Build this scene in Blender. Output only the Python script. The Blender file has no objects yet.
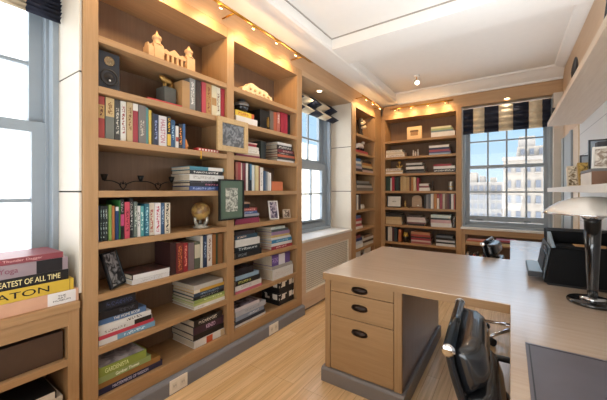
import bpy, bmesh, math, random
from mathutils import Vector, Matrix
random.seed(7)
SC = bpy.context.scene
COL = SC.collection

# ------------------------------------------------------------------ camera, sky, sun, big lights, exposure
def hexc(h, k=1.0):
    h = h.lstrip('#')
    def lin(c): return c/12.92 if c <= .04045 else ((c+.055)/1.055)**2.4
    return tuple(min(1, lin(int(h[i:i+2], 16)/255)*k) for i in (0, 2, 4)) + (1,)

YAW = math.atan2(206.5, 303.0)
cam_d = bpy.data.cameras.new('camera'); cam = bpy.data.objects.new('camera', cam_d); COL.objects.link(cam)
cam.location = (0, 0, 1.34); cam.rotation_euler = (math.pi/2, 0, YAW)
cam_d.sensor_width = 36; cam_d.lens = 36*303.0/607; cam_d.shift_x = 0; cam_d.shift_y = -9.0/607
cam_d.clip_start = .05; cam_d.clip_end = 500
SC.camera = cam

w = bpy.data.worlds.new('sky'); SC.world = w; w.use_nodes = True
nt = w.node_tree; bg = nt.nodes['Background']
# clear daytime sky: blue above the hazy horizon, bright high up near the sun; an added bright glow below to light the ceiling
tcw = nt.nodes.new('ShaderNodeTexCoord'); spw = nt.nodes.new('ShaderNodeSeparateXYZ'); skr = nt.nodes.new('ShaderNodeValToRGB')
nt.links.new(tcw.outputs['Generated'], spw.inputs[0]); nt.links.new(spw.outputs['Z'], skr.inputs['Fac']); nt.links.new(skr.outputs['Color'], bg.inputs[0])
mpw = nt.nodes.new('ShaderNodeMapRange'); mpw.inputs['From Min'].default_value = -.5; mpw.inputs['From Max'].default_value = 1
nt.links.new(spw.outputs['Z'], mpw.inputs['Value']); nt.links.new(mpw.outputs[0], skr.inputs['Fac'])
cr = skr.color_ramp; cr.elements[0].color = (6.2, 6.4, 6.7, 1); cr.elements[1].color = (2.6, 3.4, 4.4, 1)
for p, c in ((.28, (6.2, 6.4, 6.7, 1)), (.325, (.70, .84, .95, 1)), (.42, (.50, .74, .97, 1)), (.50, (.50, .75, 1.0, 1)), (.62, (3.4, 4.0, 4.8, 1))):
    e = cr.elements.new(p); e.color = c
bg.inputs[1].default_value = 1.0

def light(name, kind, loc, energy, color=(1, 1, 1), aim=None, **kw):
    d = bpy.data.lights.new(name, kind); d.energy = energy; d.color = color
    for k, v in kw.items(): setattr(d, k, v)
    o = bpy.data.objects.new(name, d); COL.objects.link(o); o.location = loc
    if aim is not None: o.rotation_euler = (Vector(aim)-Vector(loc)).to_track_quat('-Z', 'Y').to_euler()
    return o
light('sun', 'SUN', (30, -24, 40), 3.8, (1, .95, .88), aim=(0, 0, 0), angle=.01)
# daylight at the three windows, then soft fill lights added behind the camera
for loc, aim, sx, sy in (((-2.40, .05, 1.65), (0, .05, 1.65), 1.1, 1.7), ((-2.40, 3.35, 1.65), (0, 3.35, 1.65), 1.0, 1.7), ((-.06, 5.48, 1.65), (-.06, 0, 1.65), 1.0, 1.7)):
    pl = light('window_portal', 'AREA', loc, 1, aim=aim, shape='RECTANGLE', size=sx, size_y=sy)
    pl.data.cycles.is_portal = True           # guides the sampling of the daylight through each window, gives no light of its own
light('room_fill', 'AREA', (-.75, -1.2, 2.0), 15, (1, .97, .93), aim=(-.9, 2.6, 1.0), shape='RECTANGLE', size=2.2, size_y=1.2)
light('ceiling_fill', 'AREA', (-.5, -.5, .9), 40, (.86, .94, 1), aim=(-.55, .5, 2.94), shape='RECTANGLE', size=1.6, size_y=1.4)
light('shelf_fill', 'AREA', (.523, 2.2, 2.262), 31, (.86, .94, 1), aim=(.05, 2.2, 3.0), shape='RECTANGLE', size=.06, size_y=2.9)  # added fill above the wall shelf to whiten the ceiling
SC.view_settings.view_transform = 'Standard'; SC.view_settings.look = 'None'
SC.view_settings.exposure = 0.22; SC.view_settings.gamma = 1.0; SC.view_settings.use_curve_mapping = False
SC.cycles.max_bounces = 10; SC.cycles.diffuse_bounces = 5; SC.cycles.glossy_bounces = 5; SC.cycles.transparent_max_bounces = 12
SC.cycles.caustics_reflective = False; SC.cycles.caustics_refractive = False; SC.cycles.use_denoising = True
SC.cycles.sample_clamp_indirect = 6

# ------------------------------------------------------------------ materials
MATS = {}
def newmat(name):
    m = bpy.data.materials.new(name); m.use_nodes = True
    return m, m.node_tree, m.node_tree.nodes['Principled BSDF']
def mat(c, rough=.6, metal=0., var=.06, bump=0., scale=14., coat=0., spec=.5):
    key = ('p', c, rough, metal, var, bump, scale, coat, spec)
    if key in MATS: return MATS[key]
    m, t, b = newmat('surface_'+c)
    b.inputs['Roughness'].default_value = rough; b.inputs['Metallic'].default_value = metal
    b.inputs['Coat Weight'].default_value = coat; b.inputs['Specular IOR Level'].default_value = spec
    tc = t.nodes.new('ShaderNodeTexCoord'); n = t.nodes.new('ShaderNodeTexNoise')
    n.inputs['Scale'].default_value = scale; n.inputs['Detail'].default_value = 4
    t.links.new(tc.outputs['Object'], n.inputs['Vector'])
    r = t.nodes.new('ShaderNodeValToRGB')
    r.color_ramp.elements[0].position = .3; r.color_ramp.elements[1].position = .7
    r.color_ramp.elements[0].color = hexc(c, 1-var); r.color_ramp.elements[1].color = hexc(c, 1+var)
    t.links.new(n.outputs['Fac'], r.inputs['Fac']); t.links.new(r.outputs['Color'], b.inputs['Base Color'])
    if bump:
        bp = t.nodes.new('ShaderNodeBump'); bp.inputs['Strength'].default_value = bump; bp.inputs['Distance'].default_value = .004
        t.links.new(n.outputs['Fac'], bp.inputs['Height']); t.links.new(bp.outputs['Normal'], b.inputs['Normal'])
    MATS[key] = m; return m

def wood(c1, c2, axis='z', rough=.45, scale=1., coat=0., name='oak', spec=.5):
    key = ('w', c1, c2, axis, rough, scale, coat, spec)
    if key in MATS: return MATS[key]
    m, t, b = newmat('%s_grain_%s' % (name, axis))
    b.inputs['Roughness'].default_value = rough; b.inputs['Coat Weight'].default_value = coat; b.inputs['Coat Roughness'].default_value = .2; b.inputs['Coat IOR'].default_value = 1.5 if coat < .9 else 1.85
    b.inputs['Specular IOR Level'].default_value = spec
    tc = t.nodes.new('ShaderNodeTexCoord'); mp = t.nodes.new('ShaderNodeMapping')
    s = {'x': (1.2, 26, 26), 'y': (26, 1.2, 26), 'z': (26, 26, 1.2)}[axis]
    mp.inputs['Scale'].default_value = tuple(v*scale for v in s)
    n = t.nodes.new('ShaderNodeTexNoise'); n.inputs['Scale'].default_value = 2.2; n.inputs['Detail'].default_value = 6; n.inputs['Roughness'].default_value = .65
    n.inputs['Distortion'].default_value = .35
    t.links.new(tc.outputs['Object'], mp.inputs['Vector']); t.links.new(mp.outputs['Vector'], n.inputs['Vector'])
    r = t.nodes.new('ShaderNodeValToRGB')
    r.color_ramp.elements[0].position = .28; r.color_ramp.elements[1].position = .72
    r.color_ramp.elements[0].color = hexc(c1); r.color_ramp.elements[1].color = hexc(c2)
    t.links.new(n.outputs['Fac'], r.inputs['Fac']); t.links.new(r.outputs['Color'], b.inputs['Base Color'])
    bp = t.nodes.new('ShaderNodeBump'); bp.inputs['Strength'].default_value = .06; bp.inputs['Distance'].default_value = .002
    t.links.new(n.outputs['Fac'], bp.inputs['Height']); t.links.new(bp.outputs['Normal'], b.inputs['Normal'])
    MATS[key] = m; return m

def ink(cover, c):                       # rows of small printed marks on a spine
    key = ('ink', cover, c)
    if key in MATS: return MATS[key]
    m, t, b = newmat('printed_marks'); b.inputs['Roughness'].default_value = .5
    tc = t.nodes.new('ShaderNodeTexCoord'); n = t.nodes.new('ShaderNodeTexNoise')
    n.inputs['Scale'].default_value = 120; n.inputs['Detail'].default_value = 1
    t.links.new(tc.outputs['Object'], n.inputs['Vector'])
    r = t.nodes.new('ShaderNodeValToRGB'); r.color_ramp.interpolation = 'CONSTANT'
    r.color_ramp.elements[0].color = hexc(cover); r.color_ramp.elements[1].position = .52; r.color_ramp.elements[1].color = hexc(c)
    t.links.new(n.outputs['Fac'], r.inputs['Fac']); t.links.new(r.outputs['Color'], b.inputs['Base Color'])
    MATS[key] = m; return m

def glass_mat():
    if 'glass' in MATS: return MATS['glass']
    m = bpy.data.materials.new('window_glass'); m.use_nodes = True; t = m.node_tree; t.nodes.clear()
    o = t.nodes.new('ShaderNodeOutputMaterial'); mx = t.nodes.new('ShaderNodeMixShader')
    tr = t.nodes.new('ShaderNodeBsdfTransparent'); gl = t.nodes.new('ShaderNodeBsdfGlossy'); lw = t.nodes.new('ShaderNodeLayerWeight')
    pw = t.nodes.new('ShaderNodeMath'); pw.operation = 'POWER'; pw.inputs[1].default_value = 4.5
    ma = t.nodes.new('ShaderNodeMath'); ma.operation = 'MULTIPLY_ADD'; ma.inputs[1].default_value = .6; ma.inputs[2].default_value = .025
    gl.inputs['Roughness'].default_value = .02; tr.inputs[0].default_value = (.97, .98, .985, 1)
    t.links.new(lw.outputs['Facing'], pw.inputs[0]); t.links.new(pw.outputs[0], ma.inputs[0])
    t.links.new(ma.outputs[0], mx.inputs[0]); t.links.new(tr.outputs[0], mx.inputs[1]); t.links.new(gl.outputs[0], mx.inputs[2])
    t.links.new(mx.outputs[0], o.inputs[0]); MATS['glass'] = m; return m
def emit(c, s):
    key = ('e', c, s)
    if key in MATS: return MATS[key]
    m, t, b = newmat('lamp_glow'); b.inputs['Emission Color'].default_value = hexc(c); b.inputs['Emission Strength'].default_value = s
    b.inputs['Base Color'].default_value = hexc(c); MATS[key] = m; return m

def photo_mat(dark, light, sc=30, name='photo'):
    key = ('ph', dark, light, sc)
    if key in MATS: return MATS[key]
    m, t, b = newmat(name); b.inputs['Roughness'].default_value = .3
    tc = t.nodes.new('ShaderNodeTexCoord'); n = t.nodes.new('ShaderNodeTexNoise'); n.inputs['Scale'].default_value = sc; n.inputs['Detail'].default_value = 3; n.inputs['Distortion'].default_value = 1.2
    r = t.nodes.new('ShaderNodeValToRGB'); r.color_ramp.elements[0].position = .42; r.color_ramp.elements[1].position = .58
    r.color_ramp.elements[0].color = hexc(dark); r.color_ramp.elements[1].color = hexc(light)
    t.links.new(tc.outputs['Object'], n.inputs['Vector']); t.links.new(n.outputs['Fac'], r.inputs['Fac']); t.links.new(r.outputs['Color'], b.inputs['Base Color']); MATS[key] = m; return m
OAK = ('9b7952', 'b08b63')
def oak(ax): return wood(*OAK, axis=ax, rough=.5)
def panel_back(ax='z'): return wood('705641', '7e624a', axis=ax, rough=.6, name='shelf_back')
WHITE = mat('ece9e4', .6, var=.01)
PANEL = mat('d2c9ba', .55, var=.02)
FRAMEGREY = mat('919ba3', .45, var=.02)
PLINTH = mat('74767e', .5, var=.03)
SILL = mat('dcd8d2', .4, var=.02)
BLACK = mat('141415', .4)
GOLD = mat('c8943c', .28, metal=1.)
CHROME = mat('d8d8da', .08, metal=1., var=.01)
PAGES = mat('bfb29c', .8, var=.08, scale=60)

# ------------------------------------------------------------------ mesh helpers
class MB:
    def __init__(s): s.bm = bmesh.new(); s.mi = 0
    def box(s, x0, x1, y0, y1, z0, z1):
        v = [s.bm.verts.new(p) for p in ((x0,y0,z0),(x1,y0,z0),(x1,y1,z0),(x0,y1,z0),(x0,y0,z1),(x1,y0,z1),(x1,y1,z1),(x0,y1,z1))]
        for f in ((0,3,2,1),(4,5,6,7),(0,1,5,4),(1,2,6,5),(2,3,7,6),(3,0,4,7)):
            s.bm.faces.new([v[i] for i in f]).material_index = s.mi
        return s
    def prism(s, poly, axis, a, b):      # poly in the two other axes, order: x->(y,z) y->(x,z) z->(x,y)
        def P(p, k):
            return {'x': (k, p[0], p[1]), 'y': (p[0], k, p[1]), 'z': (p[0], p[1], k)}[axis]
        A = [s.bm.verts.new(P(p, a)) for p in poly]; B = [s.bm.verts.new(P(p, b)) for p in poly]
        n = len(poly)
        fs = [s.bm.faces.new(A), s.bm.faces.new(B[::-1])]
        for i in range(n): fs.append(s.bm.faces.new((A[i], B[i], B[(i+1) % n], A[(i+1) % n])))
        for f in fs: f.material_index = s.mi
        return s
    def lathe(s, prof, c=(0, 0, 0), n=24, M=None):   # prof of (radius, height)
        rings = []
        for r, h in prof:
            if r < 1e-5: ring = [s.bm.verts.new((0, 0, h))]
            else: ring = [s.bm.verts.new((r*math.cos(2*math.pi*i/n), r*math.sin(2*math.pi*i/n), h)) for i in range(n)]
            for v in ring:
                if M is not None: v.co = M @ v.co
                v.co += Vector(c)
            rings.append(ring)
        for a, b in zip(rings, rings[1:]):
            for i in range(n):
                j = (i+1) % n
                if len(a) == 1 and len(b) == 1: continue
                if len(a) == 1: f = s.bm.faces.new((a[0], b[i], b[j]))
                elif len(b) == 1: f = s.bm.faces.new((a[i], b[0], a[j]))
                else: f = s.bm.faces.new((a[i], b[i], b[j], a[j]))
                f.material_index = s.mi; f.smooth = True
        for ring, fl in ((rings[0], 1), (rings[-1], 0)):
            if len(ring) > 2: s.bm.faces.new(ring[::-1] if fl else ring).material_index = s.mi
        return s
    def cyl(s, p0, p1, r, r1=None, n=16):
        p0 = Vector(p0); p1 = Vector(p1); d = p1-p0
        M = d.to_track_quat('Z', 'Y').to_matrix()
        return s.lathe([(r, 0), (r if r1 is None else r1, d.length)], p0, n, M)
    def ball(s, c, r, n=20, sz=1., m=10):
        return s.lathe([(r*math.sin(math.pi*k/m) if 0 < k < m else 0, -r*sz*math.cos(math.pi*k/m)) for k in range(m+1)], c, n)
    def tube(s, path, r, n=10, closed=False):
        pts = [Vector(p) for p in path]; rings = []
        N = len(pts); up = Vector((0, 0, 1)); prevx = None
        for i, p in enumerate(pts):
            a = pts[(i-1) % N] if (i > 0 or closed) else p; b = pts[(i+1) % N] if (i < N-1 or closed) else p
            t = (b-a).normalized()
            x = prevx if prevx is not None else (up if abs(t.dot(up)) < .9 else Vector((1, 0, 0)))
            x = (x - t*x.dot(t)).normalized(); y = t.cross(x); prevx = x
            rr = r[i] if isinstance(r, (list, tuple)) else r
            rings.append([s.bm.verts.new(p + (x*math.cos(2*math.pi*k/n) + y*math.sin(2*math.pi*k/n))*rr) for k in range(n)])
        for q in range(N if closed else N-1):
            a, b = rings[q], rings[(q+1) % N]
            for k in range(n):
                f = s.bm.faces.new((a[k], a[(k+1) % n], b[(k+1) % n], b[k])); f.smooth = True; f.material_index = s.mi
        if not closed: s.bm.faces.new(rings[0][::-1]); s.bm.faces.new(rings[-1])
        return s
    def grid(s, rows, thick=None, closed=False):     # rows of points -> surface; thick makes it a solid shell
        V = [[s.bm.verts.new(p) for p in r] for r in rows]
        for a, b in zip(V, V[1:]):
            for i in range(len(a)-1):
                f = s.bm.faces.new((a[i], a[i+1], b[i+1], b[i])); f.smooth = True; f.material_index = s.mi
        return s
    def build(s, name, m, parent=None, bevel=0., loc=None, smooth=False, solid=0., sub=0):
        bmesh.ops.recalc_face_normals(s.bm, faces=s.bm.faces)
        base = Vector((0, 0, 0))
        p = parent
        chain = []
        while p is not None: chain.append(p); p = p.parent
        off = Vector((0, 0, 0))
        if chain and not chain[-1].get('_local'):
            for c in chain: off += c.location
        if parent is None and loc is not None: off = Vector(loc)
        if off.length: bmesh.ops.translate(s.bm, verts=s.bm.verts, vec=-off)
        me = bpy.data.meshes.new(name); s.bm.to_mesh(me); s.bm.free()
        ms = m if isinstance(m, (list, tuple)) else [m]
        for x in ms: me.materials.append(x)
        if smooth:
            for f in me.polygons: f.use_smooth = True
        o = bpy.data.objects.new(name, me); COL.objects.link(o)
        if parent is not None: o.parent = parent
        elif loc is not None: o.location = loc
        if solid:
            md = o.modifiers.new('solid', 'SOLIDIFY'); md.thickness = solid; md.offset = 0
        if sub:
            md = o.modifiers.new('sub', 'SUBSURF'); md.levels = sub; md.render_levels = sub
        if bevel:
            md = o.modifiers.new('bevel', 'BEVEL'); md.width = bevel; md.segments = 2; md.limit_method = 'ANGLE'; md.angle_limit = math.radians(50)
        return o
def B(*a): return MB().box(*a)
def thing(name, label, cat, loc=(0, 0, 0), group=None, local=False, rotz=0.):
    o = bpy.data.objects.new(name, None); COL.objects.link(o); o.location = loc; o.empty_display_size = .05
    o.rotation_euler = (0, 0, rotz)
    o['label'] = label; o['category'] = cat
    if group: o['group'] = group
    if local: o['_local'] = 1
    return o
def tag(o, label, cat, group=None):
    o['label'] = label; o['category'] = cat
    if group: o['group'] = group
    return o
def struct(o): o['kind'] = 'structure'; return o
def sroot(name, loc=(0, 0, 0)):
    o = bpy.data.objects.new(name, None); COL.objects.link(o); o.location = loc; o['kind'] = 'structure'; return o
def text_mesh(s, size, m, name, parent, M, depth=.0006, fit=None):
    cu = bpy.data.curves.new(name, 'FONT'); cu.body = s; cu.size = size; cu.extrude = depth; cu.align_x = 'CENTER'; cu.align_y = 'CENTER'
    tmp = bpy.data.objects.new('tmp', cu); COL.objects.link(tmp)
    dg = bpy.context.evaluated_depsgraph_get(); me = bpy.data.meshes.new_from_object(tmp.evaluated_get(dg))
    bpy.data.objects.remove(tmp)
    if fit:
        xs = [v.co.x for v in me.vertices]; ys = [v.co.y for v in me.vertices]
        sx = fit[0]/(max(xs)-min(xs)); sy = fit[1]/(max(ys)-min(ys))
        cx = (max(xs)+min(xs))/2; cy = (max(ys)+min(ys))/2
        for v in me.vertices: v.co.x = (v.co.x-cx)*sx; v.co.y = (v.co.y-cy)*sy
    me.transform(M); me.materials.append(m)
    o = bpy.data.objects.new(name, me); COL.objects.link(o); o.parent = parent
    return o

# ------------------------------------------------------------------ the setting
XF, XW, XR, YB, ZC = -1.87, -2.20, .57, 5.16, 2.94
YR = -1.7                                             # wall behind the photographer
# oak plank floor
def floor_mat():
    m, t, b = newmat('oak_floorboards'); b.inputs['Roughness'].default_value = .26
    tc = t.nodes.new('ShaderNodeTexCoord'); mp = t.nodes.new('ShaderNodeMapping'); mp.inputs['Rotation'].default_value = (0, 0, math.pi/2)
    br = t.nodes.new('ShaderNodeTexBrick'); br.inputs['Scale'].default_value = 1; br.inputs['Brick Width'].default_value = 1.7; br.inputs['Row Height'].default_value = .083
    br.inputs['Mortar Size'].default_value = .0012; br.offset = .37; br.offset_frequency = 3
    br.inputs['Color1'].default_value = hexc('ecca9c'); br.inputs['Color2'].default_value = hexc('e4bd8b'); br.inputs['Mortar'].default_value = hexc('b98f60')
    t.links.new(tc.outputs['Object'], mp.inputs['Vector']); t.links.new(mp.outputs['Vector'], br.inputs['Vector'])
    mp2 = t.nodes.new('ShaderNodeMapping'); mp2.inputs['Scale'].default_value = (22, .9, 1); n = t.nodes.new('ShaderNodeTexNoise')
    n.inputs['Scale'].default_value = 2.5; n.inputs['Detail'].default_value = 6; n.inputs['Distortion'].default_value = .5
    t.links.new(tc.outputs['Object'], mp2.inputs['Vector']); t.links.new(mp2.outputs['Vector'], n.inputs['Vector'])
    mx = t.nodes.new('ShaderNodeMixRGB'); mx.blend_type = 'MULTIPLY'; mx.inputs[0].default_value = 1
    r = t.nodes.new('ShaderNodeValToRGB'); r.color_ramp.elements[0].color = (.80, .78, .74, 1); r.color_ramp.elements[1].color = (1, 1, 1, 1)
    r.color_ramp.elements[0].position = .35; r.color_ramp.elements[1].position = .65
    t.links.new(n.outputs['Fac'], r.inputs['Fac']); t.links.new(br.outputs['Color'], mx.inputs[1]); t.links.new(r.outputs['Color'], mx.inputs[2])
    t.links.new(mx.outputs[0], b.inputs['Base Color']); return m
struct(B(-2.45, .75, YR, 5.75, -.08, 0).build('floor', floor_mat()))
struct(B(-2.45, .75, YR, 5.75, ZC, ZC+.1).build('ceiling', WHITE))
# walls with openings: left (two windows), back (one), right, rear
W1 = (-.55, .66); W2 = (2.80, 3.90); WZ = (.80, 2.55)
m = MB()
m.box(-2.35, XW, YR, W1[0], 0, ZC).box(-2.35, XW, W1[1], W2[0], 0, ZC).box(-2.35, XW, W2[1], 5.75, 0, ZC)
for a, b in (W1, W2): m.box(-2.35, XW, a, b, 0, WZ[0]).box(-2.35, XW, a, b, WZ[1], ZC)
struct(m.build('wall_left', PANEL))
W3 = (-.60, .47)
m = MB(); m.box(XW, W3[0], 5.50, 5.75, 0, ZC).box(W3[1], XR, 5.50, 5.75, 0, ZC).box(W3[0], W3[1], 5.50, 5.75, 0, .78).box(W3[0], W3[1], 5.50, 5.75, 2.55, ZC)
struct(m.build('wall_back', PANEL))
def shiplap():
    m, t, b = newmat('painted_panel_boards'); b.inputs['Roughness'].default_value = .45
    tc = t.nodes.new('ShaderNodeTexCoord'); sp = t.nodes.new('ShaderNodeSeparateXYZ'); t.links.new(tc.outputs['Object'], sp.inputs[0])
    md = t.nodes.new('ShaderNodeMath'); md.operation = 'MODULO'; md.inputs[1].default_value = .21
    gt = t.nodes.new('ShaderNodeMath'); gt.operation = 'LESS_THAN'; gt.inputs[1].default_value = .006
    t.links.new(sp.outputs['Z'], md.inputs[0]); t.links.new(md.outputs[0], gt.inputs[0])
    r = t.nodes.new('ShaderNodeMixRGB'); r.inputs[1].default_value = hexc('dfe0e2'); r.inputs[2].default_value = hexc('a9adb3')
    t.links.new(gt.outputs[0], r.inputs[0]); t.links.new(r.outputs[0], b.inputs['Base Color']); return m
struct(B(XR, .75, YR, 5.75, 0, 2.0).build('wall_right', shiplap()))
struct(B(XR, .75, YR, 5.75, 2.0, ZC).build('trim_1', wood('c3a585', 'cdb193', 'y', .5, name='upper_wall_oak')))
struct(B(-2.45, .75, YR-.1, YR, 0, ZC).build('wall_rear', mat('d8cbb8', .7, var=.02)))
# ceiling: soffit along the bookcases, cross beam, crown mouldings
m = MB(); m.prism([(-2.45, 2.824), (-1.57, 2.824), (-1.55, 2.84), (-1.55, ZC), (-2.45, ZC)], 'y', YR, 5.75)
struct(m.build('trim_2', WHITE))
m = MB(); m.prism([(2.80, 2.824), (3.22, 2.824), (3.24, 2.84), (3.24, ZC), (2.80, ZC)], 'x', -1.55, XR)
struct(m.build('trim_3', WHITE))
m = MB(); m.prism([(5.16, 2.80), (5.135, 2.80), (5.13, 2.825), (5.06, 2.86), (4.98, 2.91), (4.95, 2.918), (4.94, ZC), (5.16, ZC)], 'x', -1.56, XR)
struct(m.build('trim_4', WHITE, bevel=.004))
m = MB(); m.prism([(XR, 2.90), (XR-.02, 2.90), (XR-.10, 2.925), (XR-.11, ZC), (XR, ZC)], 'y', YR, 5.0)
struct(m.build('trim_5', WHITE))
m = MB(); m.box(-1.55, XR, 2.793, 2.80, ZC-.012, ZC)
struct(m.build('trim_17', mat('a39c94', .6)))
m = MB(); m.box(-1.55, -1.543, YR, 2.793, ZC-.012, ZC)
struct(m.build('trim_6', mat('a39c94', .6)))
# oak fascia above the bookcases and heads of the window bays
m = MB(); m.box(-2.2, XF-.004, YR, 5.16, 2.655, 2.8235)
struct(m.build('trim_7', wood('a98562', 'b99570', 'y', .5, name='fascia')))
struct(B(-2.2, XF, 2.717, 3.975, 2.60, 2.655).build('trim_8', wood('b49270', 'c2a07c', 'y', .5, name='head')))
struct(B(-2.2, XF, YR, .667, 2.60, 2.655).build('trim_9', wood('b49270', 'c2a07c', 'y', .5, name='head')))
m = MB(); m.box(-1.84, XR, 5.162, 5.5, 2.62, 2.80)
struct(m.build('trim_10', wood('ad8a64', 'bd9a74', 'x', .5, name='fascia')))
# cream side panels of the window bays (each in three boards)
def bay_panel(name, y, side):
    m = MB()
    for z0, z1 in ((.80, 1.332), (1.341, 1.971), (1.980, 2.60)):
        m.box(XW, XF-.012, y, y+.012, z0, z1)
    struct(m.build(name, PANEL))
    struct(B(XW, XF-.014, y+(.004 if side < 0 else .001), y+(.011 if side < 0 else .008), .80, 2.60).build('trim_%d' % (11 if side < 0 else 12), mat('2e2822', .8)))
bay_panel('wall_bay_near', .655, -1)
bay_panel('wall_bay_far', 3.965, -1)

# ------------------------------------------------------------------ windows
def make_window(n, axis, plane, a0, a1, z0, z1, g0, g1, vert, hz, zmeet, gz0, gz1):
    """axis 'x': the window lies in plane x = plane, spans y a0..a1; g0..g1 is the glass."""
    root = sroot('window_%d' % n)
    sg = -1 if axis == 'x' else 1                     # outward direction along the normal
    def bx(m, p0, p1, q0, q1, r0, r1):
        lo, hi = sorted((plane+sg*p0, plane+sg*p1))
        if axis == 'x': m.box(lo, hi, q0, q1, r0, r1)
        else: m.box(q0, q1, lo, hi, r0, r1)
        return m
    def ring(m, p0, p1, q0, q1, r0, r1, w, wb=None):
        bx(m, p0, p1, q0, q0+w, r0, r1); bx(m, p0, p1, q1-w, q1, r0, r1)
        bx(m, p0, p1, q0+w, q1-w, r0, r0+(wb or w)); bx(m, p0, p1, q0+w, q1-w, r1-w, r1)
        return m
    ring(MB(), -.03, .03, a0, a1, z0, z1, .035).build('window_casing', FRAMEGREY, root, bevel=.004)
    ring(MB(), .03, .14, a0, a1, z0, z1, .05).build('window_frame', FRAMEGREY, root, bevel=.004)
    for nm, p, r0, r1, zs in (('lower_sash', .035, z0+.05, zmeet+.025, [h for h in hz if h < zmeet]), ('upper_sash', .085, zmeet-.025, z1-.05, [h for h in hz if h > zmeet])):
        m = ring(MB(), p, p+.045, a0+.05, a1-.05, r0, r1, max(.03, g0-a0-.05))
        b0 = a0+.05+max(.03, g0-a0-.05); b1 = a1-.05-max(.03, g0-a0-.05)
        if nm == 'lower_sash': bx(m, p, p+.045, b0, b1, r0+.05, gz0)
        for v in vert: bx(m, p+.008, p+.038, v-.011, v+.011, r0+.03, r1-.03)
        for h in zs: bx(m, p+.010, p+.036, b0, b1, h-.011, h+.011)
        s = m.build(nm, FRAMEGREY, root)
        bx(MB(), p+.02, p+.026, b0-.01, b1+.01, r0+.02, r1-.02).build('pane', glass_mat(), s)
    return root
wn1 = make_window(1, 'x', XW, W1[0], W1[1], WZ[0], WZ[1], -.44, .555, (-.11, .22), (1.287, 2.076), 1.71, .91, 2.45)
wn2 = make_window(2, 'x', XW, W2[0], W2[1], WZ[0], WZ[1], 2.945, 3.755, (3.215, 3.485), (1.30, 2.06), 1.70, .92, 2.45)
wn3 = make_window(3, 'y', 5.25, W3[0], W3[1], .79, 2.58, -.51, .40, (-.275, -.04, .19), (1.325, 2.09), 1.70, .965, 2.5)
lm = MB(); lm.box(-.42, -.34, 5.27, 5.285, .90, .915).build('sash_lift', mat('5e666c', .4, metal=.6), wn3)
lm = MB(); lm.box(.16, .24, 5.27, 5.285, .90, .915).build('sash_lift', mat('5e666c', .4, metal=.6), wn3)
m = MB(); m.box(-.62, .50, 5.14, 5.30, .765, .795); m.build('window_sill', SILL, wn3, bevel=.004)
m = MB(); m.box(XW, XF+.012, 2.717, 3.963, .77, .80); m.build('window_sill', SILL, wn2, bevel=.004)
# reveals beside the back window
struct(B(XR-.10, XR, 5.10, 5.5, .80, 2.62).build('trim_13', mat('cfc8bd', .5, var=.02)))
struct(B(-.68, -.60, 5.19, 5.5, .80, 2.62).build('trim_14', mat('d8d2c8', .5, var=.02)))
m = MB(); m.box(XR-.03, XR, 4.32, 4.44, .78, 2.0).box(XR-.018, XR, 4.44, 4.92, .78, 2.0).box(XR-.03, XR, 4.92, 5.05, .78, 2.0)
struct(m.build('trim_15', FRAMEGREY, bevel=.003))
struct(B(XR-.012, XR, 4.02, 4.30, .78, 2.0).build('trim_16', mat('d6c2a6', .5, var=.02)))
# plinth along the bookcases
m = MB(); m.prism([(-2.2, 0), (-1.835, 0), (-1.835, .088), (-1.842, .098), (-1.858, .105), (-2.2, .105)], 'y', .672, 2.722)
struct(m.build('baseboard_left', PLINTH))
struct(B(-2.2, -1.85, 3.98, 5.16, 0, .105).build('baseboard_corner', PLINTH))
struct(B(-1.85, -.63, 5.14, 5.5, 0, .105).build('baseboard_back', PLINTH))

# ------------------------------------------------------------------ bookcases
SHELF_Z = [2.20, 1.92, 1.635, 1.342, 1.055, .767, .472, .19]
def bookcase(label, axis, a0, a1, left, right, front, back, depth_extra=0.):
    """axis 'y': a bookcase on the left wall whose openings face +x; axis 'x': on the back wall facing -y."""
    root = thing('bookcase', label, 'bookcase', ((front+back)/2, (a0+a1)/2, .105) if axis == 'y' else ((a0+a1)/2, (front+back)/2, .105), 'built-in oak bookcases')
    g = 'y' if axis == 'y' else 'x'
    def bx(d0, d1, q0, q1, r0, r1):
        lo, hi = sorted((d0, d1))
        return B(lo, hi, q0, q1, r0, r1) if axis == 'y' else B(q0, q1, lo, hi, r0, r1)
    sg = 1 if front > back else -1
    if left: bx(front, back, a0-left, a0, .106, 2.655).build('side_panel', oak('z'), root, bevel=.002)
    if right: bx(front, back, a1, a1+right, .106, 2.655).build('side_panel', oak('z'), root, bevel=.002)
    bx(back, back+sg*.012, a0, a1, .106, 2.57).build('back_panel', panel_back(), root)
    bx(front, back, a0, a1, 2.57, 2.652).build('top_rail', oak(g), root, bevel=.002)
    for i, z in enumerate(SHELF_Z):
        if i == 7: bx(front, back, a0, a1, .106, z).build('base_shelf', oak(g), root, bevel=.002)
        else: bx(front-sg*.002, back+sg*.012, a0, a1, z-.038, z).build('shelf', oak(g), root, bevel=.002)
    return root
bookcase('tall oak bookcase nearest the camera, holding the black speaker', 'y', .742, 1.658, .073, 0, XF, XW)
bookcase('tall oak bookcase with the carved cream stone on its top shelf', 'y', 1.732, 2.621, .073, .094, XF, XW)
bookcase('narrow oak bookcase in the room corner past the middle window', 'y', 4.110, 4.872, .131, .288, XF, XW)
bookcase('wide oak bookcase on the end wall beside the back window', 'x', -1.80, -.684, .069, .075, YB, 5.49)

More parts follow.
